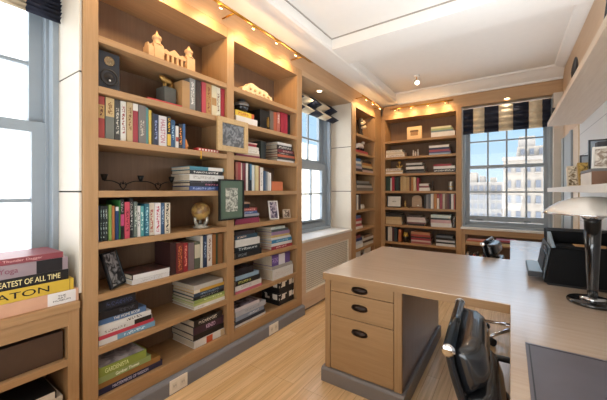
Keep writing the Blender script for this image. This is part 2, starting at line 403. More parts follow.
# ------------------------------------------------------------------ books
ORD = ['leftmost', 'second', 'third', 'fourth', 'fifth', 'sixth', 'seventh', 'eighth', 'ninth', 'tenth', 'eleventh', 'twelfth', 'thirteenth', 'fourteenth', 'fifteenth', 'sixteenth', 'seventeenth', 'eighteenth', 'nineteenth', 'twentieth']
SHELF_N = ['top', 'second', 'third', 'fourth', 'fifth', 'sixth', 'seventh', 'bottom']
CASE = {'near': 'nearest bookcase', 'second': 'second bookcase', 'corner': 'corner bookcase', 'back': 'far bookcase'}
def dull(c):                             # worn paper and cloth: a little greyer than fresh print
    v = [int(c[i:i+2], 16) for i in (0, 2, 4)]; g = sum(v)/3
    return ''.join('%02x' % max(0, min(255, int((x*.84+g*.16)*.94))) for x in v)
def book(loc, rotz, lying, h, wd, t, cover, extras, label, group, tilt=0.):
    """spine at local y = 0 facing -y; upright: thickness along x, height along z; lying: height along x, thickness along z."""
    r = thing('book', label, 'book', loc, group, local=True, rotz=rotz)
    if tilt: r.rotation_euler = (0, tilt, rotz)
    c = min(.0035, t*.22); cover = dull(cover)
    extras = [(e[:3]+(dull(e[3]),)) if e[0] == 'band' else e for e in extras]
    prof = [(0, 0), (t, 0), (t, wd), (t-c, wd), (t-c, c*1.6), (c, c*1.6), (c, wd), (0, wd)]
    m = MB(); q = MB()
    if lying:
        m.prism([(y, x) for x, y in prof], 'x', 0, h)
        q.box(.003, h-.003, c*1.6, wd-.005, c, t-c)
    else:
        m.prism(prof, 'z', 0, h)
        q.box(c, t-c, c*1.6, wd-.005, .003, h-.003)
    m.build('cover', mat(cover, .42, var=.05), r); q.build('pages', PAGES, r)
    for e in extras:
        e0 = .0007
        if e[0] == 'band':
            p = MB(); a, b = e[1]*h, e[2]*h
            if lying: p.box(a, b, -e0, .002, .0004, t-.0004)
            else: p.box(.0004, t-.0004, -e0, .002, a, b)
            p.build('spine_band', mat(e[3], .45, var=.03), r)
        elif e[0] == 'ink':
            p = MB(); a, b = e[1]*h, e[2]*h
            if lying: p.box(a, b, -2*e0, .002, t*.28, t*.74)
            else: p.box(t*.25, t*.75, -2*e0, .002, a, b)
            under = cover
            for f in extras:
                if f[0] == 'band' and f[1] <= (e[1]+e[2])/2 <= f[2]: under = f[3]
            p.build('spine_lettering', ink(under, e[3]), r)
        elif e[0] == 'top':
            B(h*.03, h*.97, wd*.03, wd*.94, t-.0002, t+.0006).build('cover_picture', photo_mat(e[1], e[2], 14), r)
        elif e[0] == 'text':
            s0, s1 = (e[3], e[4]) if len(e) > 3 else (.12, .88)
            if lying:
                M = Matrix.Translation((h*(s0+s1)/2, -e0, t*.5)) @ Matrix.Rotation(math.pi/2, 4, 'X')
                text_mesh(e[1], .1, mat(e[2], .5), 'title', r, M, fit=(h*(s1-s0), t*.5))
            else:
                M = Matrix.Translation((t*.5, -e0, h*(s0+s1)/2)) @ Matrix.Rotation(math.pi/2, 4, 'X') @ Matrix.Rotation(-math.pi/2, 4, 'Z')
                text_mesh(e[1], .1, mat(e[2], .5), 'title', r, M, fit=(h*(s1-s0), t*.6))
    return r
BOOKS = [
  ('row','near',1,'beside the gold animal',0.19,[(1.275,0.06,0.198,'b98a52','wide tan book',[],0),(1.337,0.048,0.234,'8f8d88','grey book',[('ink',0.2,0.9,'d8d5cc')],0),(1.389,0.044,0.234,'3a2a22','dark brown book',[],0),(1.437,0.036,0.234,'c8404a','red slim book',[],0),(1.475,0.049,0.234,'c08a4a','orange patterned book',[('ink',0.1,0.9,'7a3b1e')],0),(1.527,0.045,0.234,'dccfa8','cream book',[('band',0.35,0.6,'b8874a')],0),(1.575,0.039,0.234,'e3d8bd','pale cream book',[('ink',0.2,0.8,'6a4a34')],0),(1.618,0.036,0.234,'b02030','crimson book',[],0)]),
  ('row','near',2,'',0.19,[(0.752,0.033,0.239,'b23a32','red book with tan label',[('band',0.48,0.8,'c79a52'),('ink',0.52,0.76,'5a2d1a')],0),(0.789,0.047,0.239,'6f7267','grey-green book with tan top',[('band',0.55,1,'cfae73'),('ink',0.6,0.9,'7a5326')],0),(0.84,0.029,0.239,'45443f','dark grey book',[('ink',0.15,0.8,'b9b4a6')],0),(0.871,0.031,0.239,'e0dccf','white book',[('ink',0.2,0.9,'8b3a35')],0),(0.904,0.033,0.239,'c4a673','tan book',[('ink',0.3,0.9,'6e4c28')],0),(0.938,0.032,0.239,'a92a35','red book with white top',[('band',0.82,1,'e7e0d2')],0),(0.972,0.046,0.239,'77706a','grey book',[('ink',0.2,0.6,'b9b0a2')],0),(1.019,0.018,0.233,'4f8f8c','teal slim book',[],0),(1.038,0.018,0.221,'e0bb3c','yellow slim book',[],0),(1.058,0.011,0.206,'3c3a34','charcoal slim book',[],0),(1.071,0.032,0.204,'27304e','navy book',[('ink',0.2,0.8,'8a94b8')],0),(1.105,0.054,0.2,'dcd6d4','white book with pink lettering',[('text','HALSTON','a3485c')],0),(1.163,0.027,0.206,'1e1c18','black and yellow book',[('band',0.05,0.42,'e2b62a'),('ink',0.5,0.95,'e2b62a')],0),(1.192,0.031,0.189,'1f4f7c','blue book',[('ink',0.3,0.8,'9fc3dc')],0),(1.225,0.021,0.153,'d9d2cc','white and red book',[('band',0.3,0.5,'b23a32')],0),(1.248,0.031,0.172,'221b18','black and orange book',[('ink',0.15,0.85,'e08a35')],0),(1.281,0.021,0.177,'2b5a94','bright blue slim book',[],0)]),
  ('stack','near',3,'stack',0.24,[(1.339,0.308,0.028,'2f7f96','teal and white book',[('band',0.52,0.97,'e4e0d8')]),(1.339,0.298,0.03,'1d1d20','black book',[('ink',0.1,0.85,'d8d4cc')]),(1.339,0.315,0.046,'e6e3dc','thick white book',[('ink',0.1,0.7,'a8a49c')]),(1.339,0.315,0.016,'2a262a','thin dark book',[('ink',0.3,0.7,'9a949a')]),(1.339,0.298,0.026,'231d24','dark book with pink lettering',[('ink',0.45,0.95,'c07a94')]),(1.339,0.288,0.033,'3c5aa0','blue book',[('ink',0.1,0.8,'a8b8e0')])],1.342),
  ('row','near',4,'',0.2,[(0.752,0.008,0.201,'3b5b8c','blue slim book',[],0),(0.761,0.012,0.201,'22302c','dark green slim book',[('ink',0.1,0.9,'8fa39a')],0),(0.774,0.013,0.2,'1e2526','black slim book',[('ink',0.1,0.9,'9fb1ac')],0),(0.788,0.015,0.2,'27312e','blackish green slim book',[('ink',0.2,0.9,'b2bcae')],0),(0.806,0.014,0.205,'7fa04a','light green slim book',[],0),(0.823,0.015,0.198,'c07038','orange slim book',[],0),(0.841,0.018,0.192,'27406e','navy book with white top',[('band',0.88,1,'dcd8d0')],0),(0.86,0.007,0.229,'2f7a35','tall green slim book',[],0),(0.868,0.023,0.235,'1d1a1c','black book with pink band',[('band',0.33,0.62,'cf4276'),('ink',0.68,0.95,'b9b2ae')],0),(0.892,0.028,0.219,'d8475c','coral pink book',[('ink',0.2,0.8,'7a1d2c')],0),(0.922,0.022,0.24,'1f2124','tall black book',[('ink',0.2,0.9,'b7b8b2')],0),(0.946,0.021,0.218,'6d7a6f','grey-green book',[('ink',0.3,0.9,'c5cbbf')],0),(0.968,0.02,0.192,'e2dfd8','white slim book',[('ink',0.3,0.8,'7a7a7a')],0),(0.989,0.02,0.191,'4fa4a4','teal slim book',[('ink',0.2,0.8,'cfe6e2')],0),(1.011,0.03,0.203,'256a80','teal-blue book',[('ink',0.1,0.9,'9cc8d2')],0),(1.043,0.033,0.208,'dccdb4','cream book with red marks',[('ink',0.1,0.8,'96413a')],0),(1.077,0.039,0.207,'e6dfdd','white book with floral marks',[('ink',0.1,0.9,'b0405a')],0),(1.118,0.024,0.206,'395a7e','slate blue book',[('ink',0.3,0.9,'a8bccf')],0),(1.145,0.04,0.205,'e2d6bc','cream book with black dots',[('ink',0.02,0.98,'16130f')],0)]),
  ('stack','near',5,'white-spined pair',0.22,[(0.935,0.248,0.031,'3a2b28','dark-topped book with white spine',[('band',0.02,0.98,'e4e2de'),('top','2c2320','6a4038')]),(0.935,0.242,0.029,'dcdad6','white book under the dark-topped one',[('ink',0.2,0.8,'b9b4ae')])],0.767),
  ('row','near',5,'',0.2,[(1.188,0.043,0.219,'3a1d1b','big maroon book',[],0),(1.232,0.055,0.211,'7c2a26','red-brown book',[('ink',0.1,0.9,'c06a3c')],0),(1.288,0.034,0.205,'a8222c','red book',[('ink',0.2,0.9,'d48a72')],0),(1.327,0.05,0.198,'7d6668','mauve book',[],0),(1.379,0.048,0.198,'5b5f4c','olive book with cream label',[('band',0.4,0.9,'c9bfa2')],0),(1.428,0.02,0.238,'d8d0bc','cream slim book',[],0),(1.45,0.032,0.238,'2b3f5e','navy book',[('ink',0.3,0.8,'93a5bd')],0),(1.485,0.044,0.241,'ddd2c4','cream book with dark lettering',[('ink',0.15,0.9,'7c5a4a')],0),(1.532,0.035,0.236,'a5642c','orange-brown book',[],0),(1.571,0.014,0.237,'2e4a36','dark green slim book',[],0),(1.587,0.044,0.237,'8a5a30','brown book',[],0)]),
  ('stack','near',6,'stack under the frame',0.25,[(0.752,0.204,0.057,'20222a','black book with a torn edge',[('ink',0.2,0.9,'3b4566'),('top','17181c','4a4c58')]),(0.752,0.216,0.045,'1b1c22','black lower book',[('ink',0.5,0.9,'4a4a55')]),(0.752,0.272,0.033,'4d74a6','blue book with white lettering',[('text','THE HOME BOOK','eeeeea',0.3,0.86)]),(0.752,0.298,0.028,'e3e1dc','white book with dark lettering',[('ink',0.5,0.8,'2c2a2a')]),(0.752,0.304,0.029,'dedbd6','white book with black end',[('band',0.64,0.99,'1e1c1c'),('ink',0.1,0.5,'8c8782')]),(0.752,0.317,0.022,'d2374c','red book',[]),(0.752,0.324,0.032,'6fa3c4','light blue book with white end',[('band',0.0,0.3,'e6e3de'),('ink',0.42,0.8,'d6e6ee')])],0.472),
  ('stack','near',6,'stack beside the divider',0.28,[(1.372,0.265,0.033,'c9c3b8','grey-white book',[]),(1.372,0.282,0.025,'dba52e','yellow book',[('band',0.0,0.18,'e8dcc0')]),(1.372,0.275,0.026,'33485e','slate book',[('ink',0.2,0.8,'8fa6b8')]),(1.372,0.282,0.025,'25272b','black book',[('ink',0.2,0.8,'9a9a96')]),(1.372,0.282,0.023,'9fb45a','lime green book',[('ink',0.3,0.9,'dfe6bb')]),(1.372,0.282,0.018,'c7cf72','yellow-green book',[]),(1.372,0.282,0.025,'e9e7df','white book',[('ink',0.1,0.3,'b7a9a0')])],0.472),
  ('stack','near',7,'stack beside the panel',0.27,[(0.752,0.266,0.05,'8ea23c','green book with grey photo cover',[('text','GARDENISTA','dfe8b0',0.12,0.6),('top','8b868c','c9c4c6')]),(0.752,0.298,0.036,'93ab64','lighter green book',[('text','Gardner Thomas','eef2dc',0.3,0.75)]),(0.752,0.365,0.034,'a2702f','brown book',[]),(0.752,0.379,0.036,'25264e','navy book with pale lettering',[('text','MASTERPIECES OF WISDOM','cfcbe0',0.2,0.75)])],0.19),
  ('stack','near',7,'stack beside the divider',0.28,[(1.372,0.255,0.051,'1f1b1c','black book with a pale spine line',[('ink',0.15,0.8,'d9cfc0'),('top','1b1817','5c4a38')]),(1.372,0.282,0.058,'3f2038','dark purple book',[('text','KENZO','d9b8d6',0.4,0.7)]),(1.372,0.282,0.043,'191719','black book',[]),(1.372,0.282,0.051,'e4e0d8','white book with orange block',[('band',0.38,0.58,'e2582c'),('band',0.86,0.99,'d2b487')])],0.19),
  ('stack','second',1,'stack under the vase',0.22,[(1.778,0.226,0.048,'eec62c','yellow book',[('ink',0.15,0.7,'b0442a'),('band',0.85,1,'d05a2e')]),(1.778,0.259,0.059,'e8e5dc','white book',[])],1.92),
  ('row','second',1,'',0.2,[(2.138,0.131,0.196,'2a2622','wide black book',[],0),(2.274,0.057,0.213,'7d6f60','grey-brown book',[],0),(2.335,0.056,0.217,'d5603c','orange book',[],0),(2.394,0.049,0.224,'d8745e','salmon book',[('ink',0.5,0.9,'f0d8c8')],0),(2.448,0.051,0.234,'c8283c','red book',[],0),(2.504,0.059,0.234,'d0304a','bright red book',[],0),(2.568,0.049,0.234,'1f1f22','black book',[],0)]),
  ('stack','second',2,'stack behind the wooden frame',0.2,[(1.776,0.254,0.013,'c9a9a0','pale pink book',[]),(1.776,0.254,0.021,'b02a3c','red book',[]),(1.776,0.28,0.029,'ddd3c4','cream book',[]),(1.776,0.287,0.03,'e6e0d4','white book',[('ink',0.5,0.9,'b4a89a')]),(1.776,0.294,0.02,'cbb89c','beige book',[]),(1.776,0.294,0.021,'8e2a42','thin crimson book',[])],1.635),
  ('row','second',2,'',0.2,[(2.09,0.039,0.169,'26302c','dark green book',[],0),(2.131,0.033,0.164,'1d1f21','black slim book',[],0)]),
  ('stack','second',2,'stack beside the dark books',0.22,[(2.331,0.232,0.026,'e2ddd6','white book',[]),(2.331,0.25,0.044,'23242a','black book',[('ink',0.1,0.9,'d8d4cc')]),(2.331,0.268,0.029,'7a1f2c','dark red book',[('ink',0.3,0.9,'e0c8c0')]),(2.331,0.277,0.022,'24211f','thin black book',[('ink',0.1,0.6,'c0b8b0')]),(2.331,0.286,0.024,'cc5e38','orange book',[]),(2.331,0.286,0.025,'33322f','charcoal book',[]),(2.331,0.286,0.023,'e5e1d9','white book under the charcoal one',[])],1.635),
  ('row','second',3,'',0.17,[(1.77,0.028,0.241,'a55a48','red-brown slim book',[],0),(1.8,0.033,0.244,'b03a38','red book',[],0),(1.835,0.021,0.237,'e0c9b8','pale slim book',[],0),(1.858,0.036,0.24,'7c2c38','maroon book',[],0),(1.896,0.027,0.242,'e6e2da','white slim book',[],0),(1.926,0.017,0.235,'23262c','black slim book',[],0),(1.946,0.025,0.237,'4b86a8','sky blue slim book',[('band',0.0,0.4,'20303e')],0),(1.973,0.031,0.23,'d8dcd6','pale grey book',[],0),(2.01,0.044,0.229,'dbc98e','pale yellow book',[],0),(2.056,0.019,0.227,'9a5c34','brown slim book',[],0),(2.079,0.043,0.215,'e8e5de','white book',[('ink',0.2,0.8,'a8a49c')],0),(2.124,0.028,0.185,'38587e','blue slim book',[],0),(2.155,0.026,0.182,'7c8890','grey slim book',[],0),(2.184,0.02,0.179,'ddd8cc','ivory slim book',[],0),(2.207,0.026,0.17,'ece9e2','bright white slim book',[],0)]),
  ('stack','second',4,'stack beside the green frame',0.2,[(1.776,0.165,0.015,'b88a6a','small tan book',[]),(1.776,0.165,0.037,'2a2a30','small black book',[]),(1.776,0.254,0.027,'b0423e','red book',[('ink',0.2,0.9,'e0c0b0')]),(1.776,0.254,0.025,'43609a','blue book',[('ink',0.2,0.8,'c8d2e6')]),(1.776,0.294,0.022,'b0b4be','pale grey book',[]),(1.776,0.287,0.016,'2e2c34','dark thin book',[]),(1.776,0.294,0.046,'a03456','crimson pink book',[])],1.055),
  ('stack','second',5,'stack beside the divider',0.2,[(1.773,0.231,0.034,'3a3236','dark plum book',[]),(1.773,0.27,0.037,'2e5066','petrol blue book',[('ink',0.1,0.5,'d0c0b0')]),(1.773,0.297,0.063,'e6e4de','thick white book',[('ink',0.03,0.97,'d3d0c8')]),(1.773,0.304,0.043,'1f3038','dark book with grey lettering',[('text','Tribaure','cfd6d6')]),(1.773,0.317,0.053,'20262c','black book',[('ink',0.1,0.4,'7f8a90')])],0.767),
  ('stack','second',5,'stack of bright spines',0.28,[(2.239,0.221,0.024,'dfe6dc','white-green book',[('ink',0.2,0.8,'7f9a86')]),(2.239,0.255,0.024,'4a5a58','grey-green book',[]),(2.239,0.28,0.031,'a884b0','mauve pink book',[]),(2.239,0.298,0.026,'e0c070','yellow book',[]),(2.239,0.306,0.02,'e6e6e4','white book',[]),(2.239,0.315,0.033,'2f86b8','bright blue book',[('ink',0.2,0.8,'a8d2e6')]),(2.239,0.324,0.029,'e8e6e2','lower white book',[]),(2.239,0.328,0.034,'b02436','red book',[('ink',0.2,0.7,'e8b8b0')])],0.767),
  ('stack','second',6,'stack beside the divider',0.2,[(1.773,0.218,0.058,'24222a','black book with a picture cover',[('top','1c1a22','5a5866')]),(1.773,0.283,0.034,'8fb6d4','light blue book',[]),(1.773,0.297,0.046,'1e2226','black book',[('ink',0.1,0.6,'c8c86a')]),(1.773,0.324,0.046,'e8e6e2','white book',[('ink',0.2,0.6,'b8b4ae')]),(1.773,0.324,0.021,'d86a80','pink thin book',[])],0.472),
  ('stack','second',6,'stack with the purple book',0.28,[(2.254,0.283,0.107,'6a4c9a','purple book with white label',[('band',0.35,0.7,'ece9f0'),('ink',0.0,0.3,'b49ad6')]),(2.254,0.318,0.033,'a9a49e','thin grey book',[]),(2.254,0.327,0.1,'e3e1dc','thick white book',[('ink',0.1,0.9,'c8c5be')])],0.472),
  ('stack','second',7,'stack',0.24,[(1.773,0.297,0.029,'d8d2d6','white book with dark photo cover',[('top','2a2730','a89fae')]),(1.773,0.379,0.042,'b8bcc6','pale grey book',[('ink',0.3,0.8,'8f949e')]),(1.773,0.351,0.035,'8a9cb4','grey-blue book',[('ink',0.4,0.8,'d8dee6')]),(1.773,0.365,0.03,'233248','dark navy book',[]),(1.773,0.379,0.023,'ece9e4','white book at the bottom',[])],0.19),
  ('stack','corner',1,'',0.2,[(4.129,0.496,0.044,'c0343a','red book',[])],1.92),
  ('stack','corner',2,'stack of blue spines',0.2,[(4.129,0.218,0.045,'3a6a96','blue book',[]),(4.129,0.237,0.037,'e0dcd4','white book',[]),(4.129,0.237,0.037,'7a8aa0','grey-blue book',[]),(4.129,0.256,0.036,'b8a8b4','pale mauve book',[]),(4.129,0.268,0.045,'4a3a38','dark brown book',[])],1.635),
  ('stack','corner',2,'stack of orange spines',0.2,[(4.424,0.329,0.039,'3a2a22','dark brown book',[]),(4.424,0.373,0.039,'d88a3a','orange book',[]),(4.424,0.417,0.036,'e6c080','pale yellow book',[]),(4.424,0.44,0.036,'2e2622','black book',[]),(4.424,0.444,0.037,'c8a8a0','pale pink book',[])],1.635),
  ('stack','corner',3,'stack',0.2,[(4.2,0.51,0.038,'8d8a84','grey book',[]),(4.2,0.575,0.031,'4a4640','dark grey book',[]),(4.2,0.597,0.036,'b9b3aa','pale grey book',[]),(4.2,0.641,0.05,'6e6a64','mid grey book',[])],1.342),
  ('row','corner',4,'',0.16,[(4.122,0.064,0.24,'2a2624','black book',[],0),(4.193,0.065,0.225,'e0dbd2','white book',[],0),(4.273,0.067,0.241,'5a4238','brown book',[],0)]),
  ('stack','corner',5,'stack',0.2,[(4.129,0.218,0.044,'4a5a8a','blue book',[]),(4.129,0.256,0.037,'c03a3c','red book',[]),(4.129,0.256,0.041,'e2ded8','white book',[]),(4.129,0.276,0.04,'b8484a','faded red book',[]),(4.129,0.295,0.037,'e8e4de','lower white book',[])],0.767),
  ('stack','corner',6,'stack of blue spines',0.2,[(4.129,0.218,0.044,'8a3a48','crimson book',[]),(4.129,0.256,0.044,'32487e','blue book',[]),(4.129,0.276,0.053,'c8d4e2','pale blue book',[]),(4.129,0.295,0.058,'e4e2de','white book',[])],0.472),
  ('stack','corner',6,'stack of pale spines',0.2,[(4.463,0.356,0.039,'8a6a50','brown book',[]),(4.463,0.401,0.041,'d6cfc4','pale grey book',[]),(4.463,0.405,0.037,'5a463a','dark brown book',[]),(4.463,0.405,0.047,'e2d6c0','cream book',[])],0.472),
  ('row','corner',7,'',0.2,[(4.147,0.2,0.229,'dfe3ea','white book',[],0),(4.385,0.078,0.184,'5a3a30','brown slim book',[],0),(4.503,0.25,0.236,'e6ded0','cream book',[],0)]),
  ('stack','back',0,'stack',0.22,[(-1.051,0.293,0.029,'d8d2a8','pale yellow book',[]),(-1.051,0.314,0.031,'9fb07a','sage green book',[]),(-1.051,0.321,0.025,'6f8a90','grey-teal book',[]),(-1.051,0.349,0.081,'e9e6de','thick white book',[])],2.2),
  ('stack','back',1,'stack of white spines',0.2,[(-1.79,0.277,0.039,'e6e0d4','white book',[('ink',0.1,0.9,'6a5a4a')]),(-1.79,0.311,0.038,'d8c8ac','cream book',[]),(-1.79,0.319,0.046,'ece6da','lower white book',[('ink',0.1,0.9,'a08870')])],1.92),
  ('stack','back',1,'stack beside the cabinet side',0.22,[(-1.081,0.295,0.036,'ece8e0','white book',[]),(-1.081,0.302,0.032,'2c3a5e','navy book',[]),(-1.081,0.309,0.033,'b04a5a','raspberry red book',[]),(-1.081,0.323,0.022,'5a4a80','purple book',[]),(-1.081,0.316,0.026,'9fc0d4','light blue book',[])],1.92),
  ('stack','back',2,'stack under the gold ornament',0.2,[(-1.797,0.267,0.038,'e6dccb','white book',[('ink',0.1,0.9,'8a4a3a')]),(-1.797,0.292,0.028,'d2b48c','tan book',[]),(-1.797,0.292,0.027,'efe9dc','lower white book',[])],1.635),
  ('stack','back',2,'stack in the middle',0.22,[(-1.446,0.257,0.034,'d9d4cc','pale grey book',[]),(-1.446,0.273,0.028,'2a2624','black book',[]),(-1.446,0.288,0.044,'ece8e0','white book',[]),(-1.446,0.288,0.03,'23201e','lower black book',[]),(-1.446,0.304,0.036,'5a5650','charcoal book',[])],1.635),
  ('stack','back',2,'stack beside the cabinet side',0.2,[(-1.013,0.255,0.032,'b8323c','red book',[]),(-1.013,0.311,0.042,'ece9e2','white book',[]),(-1.013,0.314,0.057,'23232a','black and white book',[('ink',0.02,0.98,'e6e2da')])],1.635),
  ('row','back',3,'',0.16,[(-1.797,0.039,0.247,'22382e','dark green book',[],0),(-1.754,0.035,0.247,'2a4a3a','green book',[],0),(-1.716,0.025,0.223,'dcd6cc','white slim book',[],0),(-1.688,0.044,0.247,'b8283c','red book',[],0),(-1.639,0.034,0.238,'2a2a2e','black book',[],0),(-1.601,0.024,0.237,'2c4a44','dark teal slim book',[],0),(-1.574,0.027,0.237,'26221f','blackish slim book',[],0),(-1.542,0.046,0.247,'c8a46a','tan book',[],0),(-1.493,0.047,0.247,'d2b078','pale tan book',[],0),(-1.443,0.049,0.241,'cfa768','golden tan book',[],0),(-1.39,0.026,0.232,'7a4a2a','brown slim book',[],0),(-1.361,0.032,0.231,'c8803a','orange book',[],0),(-1.325,0.041,0.23,'dfc898','cream book',[],0),(-1.274,0.032,0.212,'b82c48','crimson book',[],0)]),
  ('stack','back',3,'stack',0.18,[(-1.233,0.144,0.04,'e0d8ca','white book',[]),(-1.233,0.152,0.026,'8a3038','dark red book',[]),(-1.233,0.167,0.053,'ece7dd','lower white book',[])],1.342),
  ('row','back',4,'',0.16,[(-1.158,0.028,0.22,'2e2c2c','black slim book',[],0),(-1.127,0.031,0.228,'8a8c92','grey book',[],0),(-1.093,0.033,0.237,'6f7076','dark grey book',[],0),(-1.057,0.04,0.241,'e6e2d8','white book',[],0),(-1.011,0.044,0.241,'d0843c','orange book',[],0),(-0.962,0.034,0.241,'e8dccc','white book with red top',[('band',0.7,1,'b03c38')],0),(-0.922,0.041,0.241,'a83a4a','red book',[],0),(-0.879,0.032,0.241,'c8b8a0','beige book',[],0),(-0.844,0.029,0.238,'7a5a44','brown book',[],0),(-0.812,0.026,0.241,'6a3038','maroon slim book',[],0),(-0.784,0.023,0.238,'3a2e38','plum slim book',[],0),(-0.758,0.034,0.238,'ece8e0','ivory book',[],0),(-0.722,0.023,0.231,'b04438','brick red slim book',[],0)]),
  ('stack','back',5,'stack of tan spines',0.2,[(-1.797,0.25,0.032,'2a2522','black book',[]),(-1.797,0.284,0.035,'3a342e','charcoal book',[]),(-1.797,0.276,0.059,'cfae7c','tan book',[]),(-1.797,0.276,0.07,'dabd8c','pale tan book',[])],0.767),
  ('stack','back',5,'stack in the middle',0.2,[(-1.43,0.225,0.033,'5a4a48','brown-grey book',[]),(-1.43,0.288,0.044,'dcc8c4','pale pink book',[]),(-1.43,0.303,0.037,'e6dfd6','white book',[]),(-1.43,0.295,0.024,'8a5a5a','dusky red book',[]),(-1.43,0.28,0.032,'2a2422','black book',[])],0.767),
  ('stack','back',5,'stack beside the cabinet side',0.22,[(-1.054,0.296,0.051,'cfe0da','mint book',[]),(-1.054,0.282,0.029,'33474a','dark teal book',[]),(-1.054,0.296,0.049,'d8a8a8','pink book',[]),(-1.054,0.303,0.067,'ece8e2','white book',[])],0.767),
  ('row','back',5,'',0.18,[(-0.736,0.034,0.171,'1f1d1f','black book',[('ink',0.1,0.9,'b0aaa4')],0)]),
  ('row','back',6,'',0.17,[(-1.797,0.036,0.24,'2a2422','black book',[],0),(-1.758,0.032,0.242,'e6e0d6','white slim book',[],0),(-1.723,0.039,0.249,'ded4c4','cream book',[],0),(-1.681,0.032,0.23,'5a2226','dark red slim book',[],0),(-1.646,0.055,0.242,'2f3c40','dark slate book',[],0),(-1.577,0.047,0.212,'c86a34','orange book',[],0)]),
  ('stack','back',6,'stack of red spines',0.2,[(-1.364,0.298,0.043,'cf8a5c','orange-tan book',[]),(-1.364,0.306,0.033,'b8443c','red book',[]),(-1.364,0.298,0.024,'3a2a28','thin dark book',[]),(-1.364,0.313,0.033,'b03848','crimson book',[]),(-1.364,0.307,0.027,'e0c4bc','pale pink book',[]),(-1.364,0.313,0.033,'b05a58','dusty red book',[])],0.472),
  ('stack','back',6,'stack beside the cabinet side',0.2,[(-0.976,0.232,0.032,'5a6670','slate book',[]),(-0.976,0.26,0.038,'26262a','black book',[]),(-0.976,0.274,0.032,'d6dde4','pale blue book',[]),(-0.976,0.274,0.026,'2e2e34','charcoal book',[]),(-0.976,0.277,0.036,'e6e6e6','white book',[])],0.472),
]

nstack = {}
for o in BOOKS:
    if o[0] == 'stack': nstack.setdefault((o[1], o[2]), []).append(o[5][-1][0])
for o in BOOKS:
    kind, case, s, ph, depth, items = o[:6]
    grp = 'books in the ' + CASE[case]
    rz = 0. if case == 'back' else math.pi/2
    fr = 5.182 if case == 'back' else -1.892
    n = len(items)
    if kind == 'row':
        for i, (a, t, h, col, desc, ex, tl) in enumerate(items):
            dj = random.uniform(0, .012)+(.056 if (case, s) == ('second', 1) else 0); gap = .0006
            lab = '%s, %s in the %s shelf row, %s' % (desc, (ORD[i] if i == 0 else ORD[i]+' from left'), SHELF_N[s], CASE[case])
            loc = (a+gap, fr+dj, SHELF_Z[s]+.0004) if case == 'back' else (fr-dj, a+gap, SHELF_Z[s]+.0004)
            book(loc, rz, False, h, depth*random.uniform(.85, 1.0), t-2*gap, col, ex, lab, grp, tl)
    else:
        z = o[6]; L = sorted(nstack[(case, s)]); a_me = items[-1][0]
        which = 'stack' if len(L) == 1 else ('left stack', 'right stack')[L.index(a_me)] if len(L) == 2 else ('left stack', 'middle stack', 'right stack')[L.index(a_me)]
        zz = z+.0004
        for i in range(n-1, -1, -1):
            a, h, t, col, desc, ex = items[i]
            dj = random.uniform(0, .012); rj = random.uniform(-.014, .014) if i < n-1 and h < .33 else 0
            lab = '%s, %s, %s, %s shelf, %s' % (desc, 'topmost' if i == 0 else ('lowest' if i == n-1 else ORD[i]+' from top'), which, SHELF_N[s], CASE[case])
            loc = (a, fr+dj, zz) if case == 'back' else (fr-dj, a, zz)
            book(loc, rz+rj, True, h, depth*random.uniform(.9, 1.0), t-.0008, col, ex, lab, grp)
            zz += t

# ------------------------------------------------------------------ low cabinet under the near window, with its books
lowc = thing('window_cabinet', 'low oak cabinet under the near window carrying a stack of large books', 'cabinet', (-2.03, .05, 0))
Y0 = -.55
B(XW, XF+.012, Y0, .653, .727, .765).build('cabinet_top', oak('y'), lowc, bevel=.002)
B(XW, XF, .603, .653, .0, .727).build('side_panel', oak('z'), lowc, bevel=.002)
B(XW, XF, Y0, Y0+.05, .0, .727).build('side_panel', oak('z'), lowc, bevel=.002)
B(XF-.022, XF, Y0+.05, .603, .648, .727).build('top_rail', oak('y'), lowc, bevel=.002)
B(XW, XF-.004, Y0+.05, .603, .440, .477).build('shelf', oak('y'), lowc, bevel=.002)
B(XW, XF-.004, Y0+.05, .603, .106, .15).build('shelf', oak('y'), lowc, bevel=.002)
B(XW, XW+.012, Y0+.05, .603, .15, .727).build('back_panel', panel_back(), lowc)
m = B(XW+.05, XF-.03, Y0+.08, .593, .478, .622); sb = m.build('storage_box', mat('4a3527', .55, var=.05), None, bevel=.004, loc=(-2.05, .05, .478))
tag(sb, 'dark brown storage box filling the upper opening of the low window cabinet', 'box')
def ledge(y1, L, z0, z1, cover, lab, extras, wd=.25, x=-1.885):
    return book((x, y1-L, z0), math.pi/2, True, L, wd, z1-z0, cover, extras, lab, 'large books on the window cabinet')
zs = .766
ledge(.654, .36, zs, zs+.062, 'e0a884', 'thick peach book with white spine label, lowest on the window cabinet', [('band', .64, .965, 'ece8e2'), ('text', 'THE\nART\nMUSEUM', '3a3634', .70, .90)], .29)
ledge(.632, .39, zs+.063, zs+.121, 'e3b92f', 'yellow book with large black lettering in the window cabinet stack', [('text', 'KEATON', '1c1812', .06, .74), ('band', .955, .96, '1c1812')], .27)
ledge(.610, .33, zs+.122, zs+.173, '1b1a19', 'black book with cream lettering in the window cabinet stack', [('text', 'GREATEST OF ALL TIME', 'e6d79a', .11, .895)], .26)
ledge(.607, .33, zs+.174, zs+.236, '9a868c', 'mauve book with black swoosh on the window cabinet stack', [('band', .62, .93, '1d1a1d'), ('text', 'Yoga', '7d3f52', .22, .42)], .26)
ledge(.587, .32, zs+.237, zs+.265, '934048', 'thin red book lying on top of the window cabinet stack', [('text', 'Thunder Dagger', 'd7a7a4', .30, .74)], .24)
ledge(.590, .34, .1515, .262, '17161a', 'large black book in the bottom of the low window cabinet', [], .26)
ledge(.585, .36, .263, .300, 'cfc6b6', 'grey-white book upon the large black one, low window cabinet', [('ink', .5, .9, 'a49a8a')], .24)
ledge(.560, .34, .301, .336, '1c1b1e', 'black book topmost in the bottom of the low window cabinet', [('band', .5, .98, 'd8cfc0')], .24)

